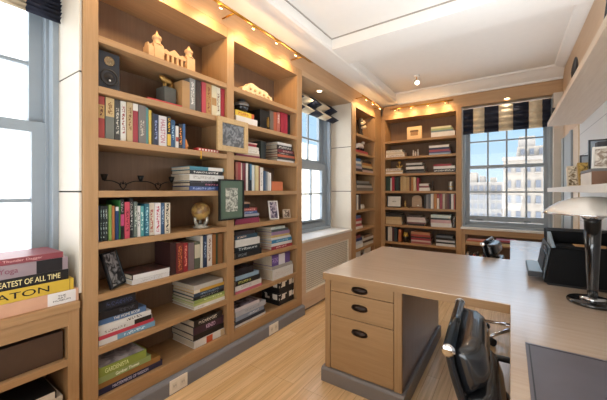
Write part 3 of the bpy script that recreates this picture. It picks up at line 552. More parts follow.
# radiator cabinet under the middle window
rc = thing('radiator_cabinet', 'pale oak radiator cabinet with metal lattice grille under the middle window', 'cabinet', (-2.03, 3.34, 0))
POAK = lambda ax: wood('bfa48a', 'cfb69b', axis=ax, rough=.5, name='pale_oak')
m = MB(); m.box(XF-.03, XF, 2.717, 2.793, .03, .768).box(XF-.03, XF, 3.879, 3.963, .03, .768)
m.box(XF-.03, XF, 2.793, 3.879, .668, .768).box(XF-.03, XF, 2.793, 3.879, .03, .205)
m.build('face_frame', POAK('y'), rc, bevel=.002)
m = MB()
for q0, q1, r0, r1 in ((2.793, 2.806, .205, .668), (3.866, 3.879, .205, .668), (2.806, 3.866, .205, .218), (2.806, 3.866, .655, .668)): m.box(XF-.022, XF-.006, q0, q1, r0, r1)
m.build('grille_frame', mat('e6e0d2', .5), rc)
def lattice():
    m, t, b = newmat('metal_lattice'); b.inputs['Roughness'].default_value = .5; b.inputs['Metallic'].default_value = .2
    tc = t.nodes.new('ShaderNodeTexCoord'); mp = t.nodes.new('ShaderNodeMapping'); mp.inputs['Scale'].default_value = (1, 60, 60); mp.inputs['Rotation'].default_value = (math.pi/4, 0, 0)
    ch = t.nodes.new('ShaderNodeTexChecker'); ch.inputs['Scale'].default_value = 1
    ch.inputs['Color1'].default_value = hexc('e8e6da'); ch.inputs['Color2'].default_value = hexc('a09e92')
    t.links.new(tc.outputs['Object'], mp.inputs['Vector']); t.links.new(mp.outputs['Vector'], ch.inputs['Vector']); t.links.new(ch.outputs['Color'], b.inputs['Base Color']); return m
B(XF-.018, XF-.014, 2.806, 3.866, .218, .655).build('grille', lattice(), rc)
B(XW, XF-.03, 2.725, 3.955, .0, .03).build('base', mat('6f6a66', .6), rc)

# ------------------------------------------------------------------ roman blinds
NAVY = mat('171c2e', .85, var=.1, bump=.2, scale=60); CREAM = mat('d2c4aa', .85, var=.06, bump=.2, scale=60)
def blind(label, axis, spans, prof, base, loc):
    root = thing('roman_blind', label, 'blind', loc, 'striped roman blinds')
    for a, b, navy in spans:
        rows = []
        for off, z in prof:
            rows.append([(base+off, a, z), (base+off, b, z)] if axis == 'x' else [(a, base+off, z), (b, base+off, z)])
        m = MB().grid(rows)
        m.build('stripe', NAVY if navy else CREAM, root, solid=.006)
    return root
def zig(z0, z1, n, amp, pts=8):
    p = []
    for i in range(n*pts+1):
        f = i/(n*pts); p.append((amp*(1-math.cos(2*math.pi*n*f))/2*(.35+.65*f), z1+(z0-z1)*f))
    return p
zg = [(.02, 2.575), (.13, 2.485), (.03, 2.455), (.025, 2.44), (.15, 2.355), (.05, 2.325), (.03, 2.335)]
ys = [2.82+.215*i for i in range(6)]
blind('striped roman blind in deep folds above the middle window', 'x', [(ys[i], ys[i+1], i % 2 == 0) for i in range(5)], zg, XW+.012, (XW+.06, 3.35, 2.56))
ys = [-.50, -.26, -.02, .25, .497, .648]
zp = [(.0, 2.56)]
for k in range(9): zp += [(.085+.008*(k % 2), 2.50-.022*k), (.06, 2.49-.022*k)]
zp += [(.07, 2.295)]
blind('striped roman blind gathered in thin pleats above the near window', 'x', [(ys[i], ys[i+1], i % 2 == 0) for i in range(5)], zp, XW+.012, (XW+.06, .05, 2.56))
xs = [-.588, -.455, -.312, -.135, .035, .215, .36, .45]
zp = [(-.02*math.sin(9*f*math.pi)*(.3+f)-.02, 2.575-.375*f) for f in [i/36 for i in range(37)]]
blind('striped navy and cream roman blind hanging flat over the back window', 'y', [(xs[i], xs[i+1], i % 2 == 0) for i in range(7)], zp, 5.215, (-.07, 5.2, 2.57))

# ------------------------------------------------------------------ lights of the room
WARM = (1, .64, .30)
def spot(loc, aim, energy, size=2.2, blend=.8, col=WARM, r=.02):
    l = light('lamp_light', 'SPOT', loc, energy, col, aim=aim); l.data.spot_size = size; l.data.spot_blend = blend; l.data.shadow_soft_size = r
def track(label, p0, p1, arms, heads, out, energy):
    """out: unit vector from the rail to the wall."""
    p0 = Vector(p0); p1 = Vector(p1); o = Vector(out)
    root = thing('track_light', label, 'lamp', tuple((p0+p1)/2), 'brass track lights')
    MB().cyl(p0, p1, .011, n=10).build('rail', GOLD, root)
    for f in arms:
        q = p0.lerp(p1, f); MB().cyl(q, q+o*.142, .007, n=8).build('arm', GOLD, root)
    for f in heads:
        q = p0.lerp(p1, f); d = (o*.55+Vector((0, 0, -1))).normalized()
        h = MB().cyl(q-Vector((0, 0, .004)), q+d*.026, .009, .012, n=12).build('spot_head', GOLD, root)
        MB().cyl(q+d*.0262, q+d*.030, .0105, n=12).build('bulb', emit('ffdca0', 14), h)
        light('lamp_light', 'POINT', tuple(q+d*.055), energy*.36, WARM, shadow_soft_size=.012)
        spot(tuple(q+d*.05), tuple(q+d*.05+o*.7+Vector((0, 0, -1))), energy*2.6, 2.9, 1., WARM, .015)
track('brass track light along the fascia above the two near bookcases', (-1.72, .55, 2.69), (-1.72, 2.66, 2.69), (.1, .5, .93), (.12, .28, .44, .60, .74, .88), (-1, 0, 0), 1.9)
track('brass track light above the narrow corner bookcase', (-1.72, 4.00, 2.69), (-1.72, 4.86, 2.69), (.1, .9), (.2, .5, .85), (-1, 0, 0), 1.7)
track('brass track light above the far bookcase on the end wall', (-1.66, 5.01, 2.705), (-.70, 5.01, 2.705), (.1, .9), (.08, .35, .62, .88), (0, 1, 0), 1.35)
def downlight(label, x, y, z, energy):
    root = thing('downlight', label, 'lamp', (x, y, z), 'recessed downlights')
    MB().lathe([(.028, -.001), (.045, -.006), (.047, 0), (.028, .0)], (x, y, z), 24).build('trim_ring', mat('e4dccb', .4), root)
    MB().cyl((x, y, z-.004), (x, y, z-.0015), .027, n=20).build('bulb', emit('ffe2b4', 12), root)
    spot((x, y, z-.02), (x, y, z-1), energy, 2.3, .8, (1, .82, .6), .03)
downlight('round recessed downlight in the head above the middle window', -1.985, 3.27, 2.60, 7)
downlight('round recessed downlight above the blind of the back window', -.035, 5.155, 2.645, 3)
cs = thing('ceiling_spotlight', 'small white spotlight on a stem on the ceiling', 'lamp', (-1.07, 4.36, 2.94))
MB().lathe([(.0, 2.94), (.035, 2.94), (.035, 2.925), (.0, 2.922)], (-1.07, 4.36, 0), 20).build('mount', mat('e8e4da', .4), cs)
MB().cyl((-1.07, 4.36, 2.93), (-1.07, 4.36, 2.87), .006, n=8).build('stem', GOLD, cs)
hd = MB().cyl((-1.09, 4.40, 2.875), (-1.055, 4.325, 2.83), .028, .033, n=18).build('lamp_head', mat('efe9df', .4), cs)
MB().cyl((-1.0545, 4.324, 2.8295), (-1.054, 4.323, 2.829), .027, n=18).build('bulb', emit('fff0d4', 8), hd)
spot((-1.05, 4.31, 2.81), (-.8, 3.7, 0), 12, 2.4, .9, (1, .88, .7), .03)

# outlets in the plinth
for y, lab in ((1.205, 'white outlet plate in the plinth below the nearest bookcase'), (2.193, 'white outlet plate in the plinth below the second bookcase')):
    r = thing('outlet_plate', lab, 'outlet', (-1.834, y, .05), 'outlets in the plinth')
    B(-1.8345, -1.829, y-.066, y+.066, .008, .098).build('plate', mat('e7e2d8', .4, var=.01), r, bevel=.002)
    for dy in (-.03, .03):
        s = B(-1.8295, -1.8275, y+dy-.018, y+dy+.018, .030, .076).build('socket', mat('dcd6ca', .4, var=.01), r, bevel=.001)
        for q in (-.007, .007): B(-1.828, -1.8272, y+dy+q-.0015, y+dy+q+.0015, .048, .062).build('slot', mat('4a4642', .6), s)

# ------------------------------------------------------------------ desk (peninsula) and the long worktop on the right
DT = lambda ax: wood('c8b09a', 'd6c0ab', axis=ax, rough=.24, coat=.9, name='desk_oak', spec=.6)
DK = lambda ax: wood('977651', 'a8865f', axis=ax, rough=.45, name='desk_oak')
wt = thing('worktop', 'long oak worktop with a peninsula, carrying the printer and lamp', 'desk', (0, 1.8, .722))
m = MB(); m.prism([(0, -.6), (XR-.001, -.6), (XR-.001, 4.27), (0, 4.27), (0, 3.045), (-1.09, 3.045), (-1.09, 1.842), (0, 1.842)], 'z', .722, .77)
m.build('top', DT('x'), wt, bevel=.003)
B(-1.0895, -.0005, 1.8400, 1.8418, .7225, .7665).build('edge_band', DK('x'), wt)
B(-1.092, -1.0902, 1.8425, 3.0445, .7225, .7665).build('edge_band', DK('y'), wt)
B(.03, XR-.02, 4.20, 4.24, 0, .7215).build('end_panel', DK('z'), wt)
B(.05, XR-.02, -.55, -.50, 0, .7215).build('end_panel', DK('z'), wt)
B(XR-.05, XR-.02, -.50, 4.20, .62, .7215).build('wall_rail', DK('y'), wt)
desk = thing('drawer_pedestal', 'oak desk pedestal with three cup-pull drawers and a grey plinth', 'drawer unit', (-.8, 2.45, 0))
m = MB(); m.box(-1.083, -.557, 1.884, 3.01, .10, .7215)
m.build('pedestal_body', DK('z'), desk, bevel=.002)
B(-1.083, -1.045, 1.862, 1.8835, .10, .7215).build('stile', DK('z'), desk, bevel=.0015)
B(-.592, -.545, 1.862, 1.8835, .10, .7215).build('stile', DK('z'), desk, bevel=.0015)
B(-.5568, -.545, 1.884, 3.01, .10, .7215).build('side_panel', wood('5d4a42', '74605a', 'z', .28, name='shaded_oak'), desk)['label'] = 'side panel with the shade of the knee space in its colour'  # knee-space shade put into the oak colour
PULL = mat('2c211b', .38, metal=.7)
for z0, z1, zp in ((.645, .7185, .677), (.478, .641, .560), (.104, .474, .393)):
    d = B(-1.041, -.596, 1.864, 1.8835, z0, z1).build('drawer', DK('x'), desk, bevel=.0015)
    # cup pull: oval back plate with a hollow hood
    xc = -.823; m = MB()
    rows = []
    for i in range(13):
        a = math.pi*i/12; cx = .055*math.cos(a)
        hh = .021*math.sin(a)**.6 if 0 < i < 12 else .001
        rows.append([(xc+cx, 1.864, zp+.004+hh), (xc+cx*.98, 1.864-.011*math.sin(a)-.001, zp+.003+hh*.9), (xc+cx*.95, 1.864-.019*math.sin(a)-.001, zp+hh*.3), (xc+cx*.93, 1.864-.02*math.sin(a)-.001, zp-.009*math.sin(a))])
    m.grid(rows); m.build('cup_pull', PULL, d, solid=.0025)
    m = MB(); m.prism([(xc+.058*math.cos(2*math.pi*i/24), zp+.0215*math.sin(2*math.pi*i/24)) for i in range(24)], 'y', 1.8615, 1.8638); m.build('pull_plate', PULL, d)
m = MB(); m.prism([(1.842, 0), (1.842, .085), (1.852, .10), (3.03, .10), (3.03, 0)], 'x', -1.106, -.525)
m.build('plinth', mat('77716e', .5, var=.03), desk, bevel=.004)
bl = thing('desk_blotter', 'dark blue-grey leather writing pad set in the worktop', 'desk pad', (.3, .7, .771))
B(.047, .56, -.2, 1.412, .7705, .7725).build('leather_pad', mat('68656e', .3, var=.12, scale=5, bump=.05), bl, bevel=.001)
m = MB(); m.box(.052, .555, 1.396, 1.400, .7726, .7731).box(.056, .060, -.19, 1.396, .7726, .7731); m.build('tooled_line', mat('2e3038', .4), bl)

# shelves on the right wall
for z0, z1, lab, xa in ((1.985, 2.028, 'upper whitewashed oak shelf on the panelled wall', .31), (1.332, 1.37, 'lower white shelf on the panelled wall carrying frames', .31)):
    o = B(xa, XR-.0005, .2, 3.90, z0, z1).build('wall_shelf', wood('cdb9a4', 'dccbb8', 'y', .4, name='limed_oak') if z0 > 1.5 else mat('dedad3', .45, var=.02), None, bevel=.003, loc=(.44, 2, z0))
    tag(o, lab, 'shelf', 'shelves on the panelled wall')

# printer
pr = thing('printer', 'black office printer with slanted control face on the worktop', 'printer', (.36, 2.55, .7702))
PB = mat('121315', .6, var=.03, spec=.12); PG = mat('8fa3b2', .35, var=.02)
m = MB(); m.prism([(.172, .784), (.545, .784), (.545, 1.0), (.205, 1.0)], 'y', 2.345, 2.83); m.build('body', PB, pr, bevel=.006)
m = MB(); m.prism([(.19, .7705), (.54, .7705), (.54, .784), (.18, .784)], 'y', 2.36, 2.82); m.build('base', mat('18191b', .5), pr)
m = MB(); m.box(.205, .545, 2.60, 2.83, 1.0, 1.075); m.build('scanner_lid', PB, pr, bevel=.008)
m = MB(); m.prism([(2.345, 1.0), (2.60, 1.0), (2.60, 1.07), (2.37, 1.012), (2.345, 1.012)], 'x', .205, .225); m.build('side_rim', PG, pr, bevel=.002)
B(.226, .545, 2.345, 2.372, 1.0002, 1.014).build('front_rim', PB, pr, bevel=.003)
m = MB(); m.prism([(.166, .80), (.171, .80), (.2035, .996), (.1985, .996)], 'y', 2.355, 2.82); m.build('control_face', mat('4c5861', .35), pr, bevel=.001)
m = MB(); m.prism([(.1625, .822), (.1660, .822), (.1850, .935), (.1815, .935)], 'y', 2.44, 2.76); m.build('paper_slot', mat('1c1e22', .4), pr)
m = MB(); m.prism([(.1845, .952), (.1875, .952), (.1925, .984), (.1895, .984)], 'y', 2.40, 2.62); m.build('display', mat('263a48', .2), pr)
m = MB(); m.box(.095, .170, 2.40, 2.76, .800, .832); m.build('output_tray', mat('23262b', .4), pr, bevel=.004)
B(.099, .168, 2.405, 2.755, .832, .836).build('tray_lid', PG, pr, bevel=.001)
B(.33, .48, 2.39, 2.56, 1.0005, 1.004).build('paper_sheet', mat('c59a6a', .7), pr)

# mushroom lamp
la = thing('table_lamp', 'chrome domed table lamp with black column on the worktop', 'lamp', (.345, 2.09, .7702))
lx, ly = .345, 2.09
MB().lathe([(.0, .7704), (.098, .7704), (.102, .776), (.102, .784), (.096, .790), (0, .792)], (lx, ly, 0), 40).build('base_disc', mat('121214', .12, coat=.6), la)
MB().lathe([(.045, .7905), (.052, .795), (.050, .803), (.030, .808), (.0, .808)], (lx, ly, 0), 32).build('base_collar', CHROME, la)
MB().lathe([(.0, .806), (.020, .806), (.0225, .85), (.030, 1.05), (.034, 1.20), (.0, 1.20)], (lx, ly, 0), 32).build('column', mat('0e0e10', .12, coat=.8), la)
MB().lathe([(.036, 1.196), (.048, 1.215), (.056, 1.235), (.0, 1.238)], (lx, ly, 0), 32).build('shade_collar', CHROME, la)
pf = [(.192, 1.226), (.198, 1.222), (.199, 1.228), (.17, 1.256), (.13, 1.284), (.08, 1.303), (.03, 1.311), (0, 1.312)]
inn = [(0, 1.304), (.03, 1.303), (.08, 1.295), (.13, 1.276), (.168, 1.250)]
sh = MB().lathe(inn[::1]+pf[:1]+pf[1:], (lx, ly, 0), 48).build('lamp_shade', mat('ebe8e2', .18, metal=.35, var=.01), la)
MB().tube([(lx+.197*math.cos(a), ly+.197*math.sin(a), 1.225) for a in [2*math.pi*i/48 for i in range(48)]], .004, 8, True).build('rim', CHROME, sh)

# ------------------------------------------------------------------ office chairs
LEATHER = mat('191a1c', .26, var=.08, bump=.10, scale=30, coat=.4)
def office_chair(label, loc, rotz):
    """faces local +x, rail across local y; origin on the floor under the seat centre."""
    r = thing('office_chair', label, 'chair', loc, 'black leather office chairs', local=True, rotz=rotz)
    W = .208
    def backx(z): return -.235+(.86-z)*.30
    prof = [(-.235, .865), (-.222, .80), (-.190, .70), (-.150, .58), (-.118, .50), (-.075, .462), (.0, .448), (.15, .452), (.24, .462), (.275, .455)]
    P = []
    for i in range(len(prof)-1):
        for k in range(4):
            f = k/4; P.append((prof[i][0]*(1-f)+prof[i+1][0]*f, prof[i][1]*(1-f)+prof[i+1][1]*f))
    P.append(prof[-1])
    for _ in range(2): P = [P[0]]+[((P[i-1][0]+2*P[i][0]+P[i+1][0])/4, (P[i-1][1]+2*P[i][1]+P[i+1][1])/4) for i in range(1, len(P)-1)]+[P[-1]]
    MB().grid([[(x, -W+.02, z), (x, 0, z), (x, W-.02, z)] for x, z in P]).build('sling', LEATHER, r, solid=.012)
    for s in (-1, 1):
        MB().tube([(x-.004, s*W, z-.004) for x, z in P], .012, 10).build('side_frame', mat('3a3d42', .2, metal=.85), r)
    m = MB().cyl((-.238, -W-.012, .868), (-.238, W+.012, .868), .0175, n=24); rail = m.build('top_rail', mat('2a3036', .16, metal=.8), r)
    for s in (-1, 1):
        MB().lathe([(.0, 0), (.0175, 0), (.019, .004), (.019, .008), (.010, .010), (.0, .0105)], (-.238, s*(W+.0125), .868), 24, Matrix.Rotation(-s*math.pi/2, 3, 'X')).build('end_cap', CHROME, rail)
    MB().cyl((.275, -W-.005, .455), (.275, W+.005, .455), .018, n=20).build('front_rail', mat('2a3036', .16, metal=.8), r)
    # soft pads: three on the back, two on the seat
    def pad(s0, s1, th):
        rows = []
        n = 10; idx = lambda s: s*(len(P)-1)
        def at(s):
            q = idx(s); i = min(int(q), len(P)-2); f = q-i
            x = P[i][0]*(1-f)+P[i+1][0]*f; z = P[i][1]*(1-f)+P[i+1][1]*f
            tx = P[i+1][0]-P[i][0]; tz = P[i+1][1]-P[i][1]; L = math.hypot(tx, tz)
            return x, z, -tz/L, tx/L
        top, bot = [], []
        cols = [-1, -.97, -.9, -.75, -.4, 0, .4, .75, .9, .97, 1]
        for j in range(n+1):
            f = j/n; x, z, nx, nz = at(s0+(s1-s0)*f)
            e = max(0., 1-abs(2*f-1)**5)**.5
            row = []
            for c in cols:
                g = max(0., 1-abs(c)**10)**.5
                t = .008+th*e*g
                row.append((x+nx*t, c*(W-.016), z+nz*t))
            top.append(row)
        m = MB().grid(top)
        back = [[(x_, y_, z_) for (x_, y_, z_) in row] for row in top]
        return m.build('pad', LEATHER, r, solid=.012)
    pad(.015, .185, .072); pad(.20, .33, .070); pad(.345, .46, .065); pad(.52, .97, .045)
    for s in (-1, 1):                                  # looped arms
        y = s*(W+.028)
        pts = [(-.172, y-s*.03, .66), (-.13, y, .668), (-.02, y, .668), (.07, y, .655), (.11, y, .61), (.10, y, .53), (.05, y-s*.02, .455)]
        MB().tube(pts, .012, 10).build('armrest', mat('17181a', .3), r)
    MB().cyl((0, 0, .10), (0, 0, .30), .028, n=20).build('column', CHROME, r)
    MB().cyl((0, 0, .28), (0, 0, .437), .04, .05, n=20).build('tilt_housing', mat('1a1a1c', .4), r)
    for k in range(5):
        a = 2*math.pi*k/5+.3; c, s_ = math.cos(a), math.sin(a)
        MB().tube([(.02*c, .02*s_, .125), (.15*c, .15*s_, .105), (.28*c, .28*s_, .085)], [.02, .016, .012], 10).build('base_spoke', CHROME, r)
        cs_ = MB().cyl((.28*c-.022*s_, .28*s_+.022*c, .032), (.28*c+.022*s_, .28*s_-.022*c, .032), .0315, n=20).build('caster', mat('101012', .4), r)
        MB().cyl((.28*c, .28*s_, .064), (.28*c, .28*s_, .088), .01, n=10).build('caster_stem', CHROME, cs_)
    return r
office_chair('black leather office chair with chrome rail pulled up to the worktop', (.075, 1.22, .0), math.radians(3))
office_chair('black office chair at the worktop, beyond the peninsula', (.06, 3.30, .0), math.radians(-6))

# ------------------------------------------------------------------ things on the near bookcases
def carved(label, name, x, y0, y1, z, build): pass
# carved building model with two towers
ca = thing('building_model', 'carved bone-coloured building model with two spired towers', 'model', (-1.96, 1.24, 2.2004))
BONE = mat('cfa87a', .6, var=.08, bump=.3, scale=40)
def arch_wall(y0, y1, z0, z1, x0, x1, n):
    m = MB(); m.box(x0, x1, y0, y1, z0, z0+.03)
    m.box(x0, x1, y0, y1, z1-.02, z1)
    wdt = (y1-y0)/n
    for i in range(n+1):
        c = y0+wdt*i; m.box(x0+.002, x1-.002, max(y0, c-.008), min(y1, c+.008), z0+.03, z1-.02)
    return m
arch_wall(1.165, 1.345, 2.2005, 2.30, -1.985, -1.945, 5).build('facade', BONE, ca)
B(-2.03, -1.985, 1.13, 1.38, 2.2005, 2.285).build('rear_block', BONE, ca)
m = MB(); m.prism([(1.165, 2.3002), (1.19, 2.318), (1.215, 2.306), (1.255, 2.335), (1.295, 2.306), (1.32, 2.318), (1.345, 2.3002)], 'x', -1.975, -1.955); m.build('gable', BONE, ca)
for y, h in ((1.13, 2.425), (1.375, 2.415)):
    t0 = B(-1.995, -1.935, y-.034, y+.034, 2.2005, 2.318).build('tower', BONE, ca, bevel=.002)
    MB().lathe([(.036, 2.3185), (.036, 2.324), (.024, 2.326), (.024, 2.358), (.031, 2.36), (.029, 2.375), (.016, 2.388), (.009, 2.392), (.009, 2.402), (.003, 2.408), (0, h)], (-1.965, y, 0), 16).build('spire', BONE, t0)
B(-2.0, -1.93, 1.055, 1.09, 2.2005, 2.29).build('side_wing', BONE, ca, bevel=.002)
m = MB(); m.prism([(1.055, 2.2902), (1.06, 2.315), (1.0725, 2.30), (1.085, 2.315), (1.09, 2.2902)], 'x', -1.985, -1.945); m.build('wing_gable', BONE, ca)
# speaker
sp = thing('loudspeaker', 'small black bookshelf loudspeaker on the second shelf', 'speaker', (-1.98, .81, 1.9204))
B(-2.06, -1.90, .752, .866, 1.9205, 2.135).build('cabinet', mat('1d2129', .45), sp, bevel=.004)
RX = Matrix.Rotation(math.pi/2, 3, 'Y')
MB().lathe([(.047, 0), (.048, .004), (.041, .005), (.036, -.001), (.018, .004), (.012, .007), (0, .009)], (-1.9005, .809, 1.99), 32, RX).build('woofer', mat('26221f', .3, metal=.4), sp)
MB().lathe([(.027, 0), (.028, .004), (.022, .005), (.016, .001), (.009, .006), (0, .008)], (-1.9005, .809, 2.083), 28, RX).build('tweeter', mat('8d7a5e', .25, metal=.8), sp)
MB().lathe([(.0055, .006), (.006, .0075), (0, .009)], (-1.90, .809, 1.972), 14, RX).build('badge', mat('c8c8cc', .3, metal=.6), sp)
# red magazine, stone block with animal
o = B(-2.06, -1.878, 1.02, 1.262, 1.9204, 1.931).build('magazine', mat('b23c3a', .4), None, bevel=.001, loc=(-1.95, 1.14, 1.9204))
tag(o, 'thin red magazine lying on the second shelf before the stone block', 'magazine')
st = thing('bookend', 'grey stone block bookend with a gold animal on top', 'bookend', (-1.99, 1.245, 1.9312))
B(-2.05, -1.945, 1.172, 1.262, 1.9313, 2.058).build('stone_block', mat('55564f', .7, var=.2, bump=.4), st, bevel=.004)
m = MB(); m.tube([(-1.99, 1.16, 2.132), (-1.99, 1.185, 2.124), (-1.99, 1.205, 2.106), (-1.99, 1.230, 2.112), (-1.99, 1.252, 2.096)], [.012, .021, .022, .024, .018], 12)
an = m.build('animal_figure', mat('a8854a', .35, metal=.7), st, sub=1)
for y, x in ((1.198, -1.998), (1.202, -1.981), (1.244, -1.998), (1.248, -1.981)): MB().tube([(x, y, 2.106), (x, y, 2.0583)], [.008, .006], 8).build('leg', mat('a8854a', .35, metal=.7), an)
MB().tube([(-1.99, 1.255, 2.10), (-1.99, 1.263, 2.098), (-1.99, 1.266, 2.070)], [.006, .005, .004], 8).build('tail', mat('a8854a', .35, metal=.7), an)
# yellow ribbon, red dotted strip, orange ornament
o = MB().grid([[(-1.8775+dx, 1.405+dy, z), (-1.8775+dx, 1.413+dy, z)] for dx, dy, z in ((-.012, 0, 1.6362), (0, 0, 1.6358), (.0115, 0, 1.630), (.0115, .002, 1.60), (.0115, -.001, 1.575))]).build('bookmark_ribbon', mat('e0a92e', .6), None, solid=.001, loc=(-1.875, 1.41, 1.635))
tag(o, 'yellow bookmark ribbon hanging over the edge of the third shelf', 'ribbon')
ds = thing('pencil_box', 'low red box with white dots on the third shelf', 'box', (-1.92, 1.5, 1.6354))
B(-1.95, -1.895, 1.40, 1.60, 1.6354, 1.660).build('box_body', mat('ab3130', .5), ds, bevel=.003)
for i in range(7): B(-1.8955, -1.894, 1.412+.027*i, 1.426+.027*i, 1.642, 1.655).build('dot', mat('e6ded0', .5), ds)
o = MB().tube([(-1.92, 1.318, 1.64), (-1.92, 1.320, 1.67), (-1.92, 1.314, 1.70), (-1.92, 1.304, 1.722)], [.016, .017, .012, .004], 10).build('ornament', mat('d5874a', .5), None, loc=(-1.92, 1.32, 1.636), smooth=True)
tag(o, 'small orange horn ornament leaning at the end of the third shelf row', 'ornament')
# candelabra
IRON = mat('16130f', .5, metal=.6)
cd = thing('candelabra', 'black wrought iron candelabra with two cups on the fourth shelf', 'candle holder', (-1.985, 1.0, 1.3424))
x = -1.985
for y in (.924, 1.15):
    MB().lathe([(0, 1.3424), (.046, 1.3424), (.046, 1.347), (0, 1.350)], (x, y, 0), 24).build('foot', IRON, cd)
    MB().tube([(x, y-.02, 1.378), (x, y-.012, 1.362), (x, y, 1.3495), (x, y+.012, 1.362), (x, y+.02, 1.378), (x, y+.014, 1.392), (x, y, 1.383), (x, y-.014, 1.392)], .0035, 8, True).build('scroll', IRON, cd)
    MB().lathe([(.007, 1.383), (.003, 1.396), (0, 1.410)], (x, y, 0), 10).build('finial', IRON, cd)
def arc(y0, y1, z0, z1, bulge): return [(x, y0+(y1-y0)*f, z0+(z1-z0)*f+bulge*math.sin(math.pi*f)) for f in [i/10 for i in range(11)]]
for a in ((.817, .912, 1.402, 1.378, .010), (.936, 1.032, 1.378, 1.402, .010), (1.032, 1.138, 1.402, 1.378, .010), (1.162, 1.25, 1.378, 1.402, .010)):
    MB().tube(arc(*a), .0035, 8).build('arm', IRON, cd)
for y in (.817, 1.032, 1.25): MB().lathe([(0, 1.402), (.010, 1.403), (.021, 1.440), (.018, 1.440), (.008, 1.410), (0, 1.409)], (x, y, 0), 16).build('candle_cup', IRON, cd)
# globe on glass stand
gb = thing('globe', 'small golden globe on a cut glass stand, fifth shelf', 'globe', (-1.985, 1.495, 1.0554))
def globe_mat():
    m, t, b = newmat('globe_map'); b.inputs['Roughness'].default_value = .35
    tc = t.nodes.new('ShaderNodeTexCoord'); n = t.nodes.new('ShaderNodeTexNoise'); n.inputs['Scale'].default_value = 18; n.inputs['Detail'].default_value = 6
    r = t.nodes.new('ShaderNodeValToRGB'); r.color_ramp.elements[0].position = .46; r.color_ramp.elements[1].position = .54
    r.color_ramp.elements[0].color = hexc('a88a50'); r.color_ramp.elements[1].color = hexc('7d5c34')
    t.links.new(tc.outputs['Object'], n.inputs['Vector']); t.links.new(n.outputs['Fac'], r.inputs['Fac']); t.links.new(r.outputs['Color'], b.inputs['Base Color']); return m
MB().ball((-1.985, 1.495, 1.183), .070, 28, m=16).build('sphere', globe_mat(), gb)
CR = mat('b6b2a6', .15, metal=.3, var=.25, scale=70)
MB().lathe([(0, 1.0556), (.062, 1.0556), (.062, 1.066), (.048, 1.069), (.048, 1.081), (.0, 1.082)], (-1.985, 1.495, 0), 8).build('stand_base', CR, gb)
for k in range(3):
    a = 2*math.pi*k/3+.5; c, s = math.cos(a), math.sin(a)
    MB().tube([(-1.985+.036*c, 1.495+.036*s, 1.0815), (-1.985+.05*c, 1.495+.05*s, 1.11), (-1.985+.048*c, 1.495+.048*s, 1.138)], [.014, .011, .014], 6).build('stand_post', CR, gb)
# leaning photo frame, sixth shelf
def frame(label, loc, rot, wd, ht, bw, fm, matm=None, mw=0., pic=None, th=.018, group='picture frames', easel=False):
    """local: picture plane x-z, facing -y, bottom centre at the origin"""
    lean = -rot[0]; loc = (loc[0], loc[1], loc[2]+(th*math.sin(lean) if lean > 0 else 0)+.0005)
    r = thing('framed_picture', label, 'picture frame', loc, group, local=True); r.rotation_euler = rot
    m = MB(); m.box(-wd/2, -wd/2+bw, 0, th, 0, ht).box(wd/2-bw, wd/2, 0, th, 0, ht).box(-wd/2+bw, wd/2-bw, 0, th, 0, bw).box(-wd/2+bw, wd/2-bw, 0, th, ht-bw, ht)
    m.build('frame_border', fm, r, bevel=.0015)
    B(-wd/2+bw-.002, wd/2-bw+.002, th*.5, th*.9, bw-.002, ht-bw+.002).build('backing', matm or pic, r)
    if matm and pic: B(-wd/2+bw+mw, wd/2-bw-mw, th*.45, th*.5, bw+mw, ht-bw-mw).build('picture', pic, r)
    if easel:
        m = MB(); s = th+ht*.12; zl = s*math.tan(lean)-th*math.sin(lean)/math.cos(lean)+.002; m.prism([(th, ht*.7), (s, zl), (s+.004, zl+.001), (th+.004, ht*.7)], 'x', -.02, .02); m.build('easel_strut', fm, r)
    return r
PI2 = math.pi/2
frame('black photo frame leaning back beside the panel, sixth shelf', (-1.935, .884, .7675), (math.radians(-17), 0, PI2+math.radians(36)), .145, .215, .011, mat('121214', .3), None, 0, photo_mat('26262a', 'b4b4b6', 22), easel=True)
frame('wood-framed grey picture hung on the stile between the bookcases', (-1.846, 1.711, 1.655), (0, 0, PI2), .321, .264, .042, wood('b29468', 'c6a97c', 'y', .5, name='frame_wood'), None, 0, photo_mat('55585c', '8c8f92', 26), .022)
frame('black-framed green picture hung on the stile below the wood-framed one', (-1.846, 1.695, 1.107), (0, 0, PI2), .262, .325, .012, mat('131513', .35), mat('4f6455', .6, var=.03), .055, photo_mat('6c7068', 'c2c4b8', 30), .02)
# carved stone on the second bookcase
cv = thing('carved_relief', 'long cream carved stone relief on the top shelf', 'sculpture', (-1.96, 2.1, 2.2004))
m = MB(); prof = [(1.885, 2.2006), (1.885, 2.235), (1.90, 2.262), (1.95, 2.278), (1.985, 2.312), (2.02, 2.318), (2.10, 2.298), (2.18, 2.296), (2.225, 2.285), (2.235, 2.262), (2.285, 2.258), (2.30, 2.2006)]
m.prism(prof, 'x', -2.0, -1.93); m.build('slab', mat('e2c8a0', .7, var=.1, bump=.6, scale=60), cv, bevel=.006)
for i in range(5):
    y = 1.985+.06*i
    MB().ball((-1.928, y, 2.262-.004*i), .013, 12).build('boss', mat('cfae80', .7, bump=.4, scale=60), cv)
for i in range(6): MB().ball((-1.929, 1.93+.062*i, 2.225), .010, 10).build('boss', mat('d8ba8c', .7, bump=.4, scale=60), cv)
va = thing('vase', 'black and silver banded vase standing on the yellow book', 'vase', (-1.985, 1.925, 2.0276))
MB().lathe([(0, 2.0278), (.036, 2.0278), (.052, 2.045), (.066, 2.075), (.070, 2.092)], (-1.985, 1.925, 0), 28).build('lower_body', mat('17181a', .25, coat=.4), va)
MB().lathe([(.070, 2.092), (.070, 2.10), (.064, 2.118), (.055, 2.127)], (-1.985, 1.925, 0), 28).build('silver_band', mat('9a9a98', .3, metal=.7), va)
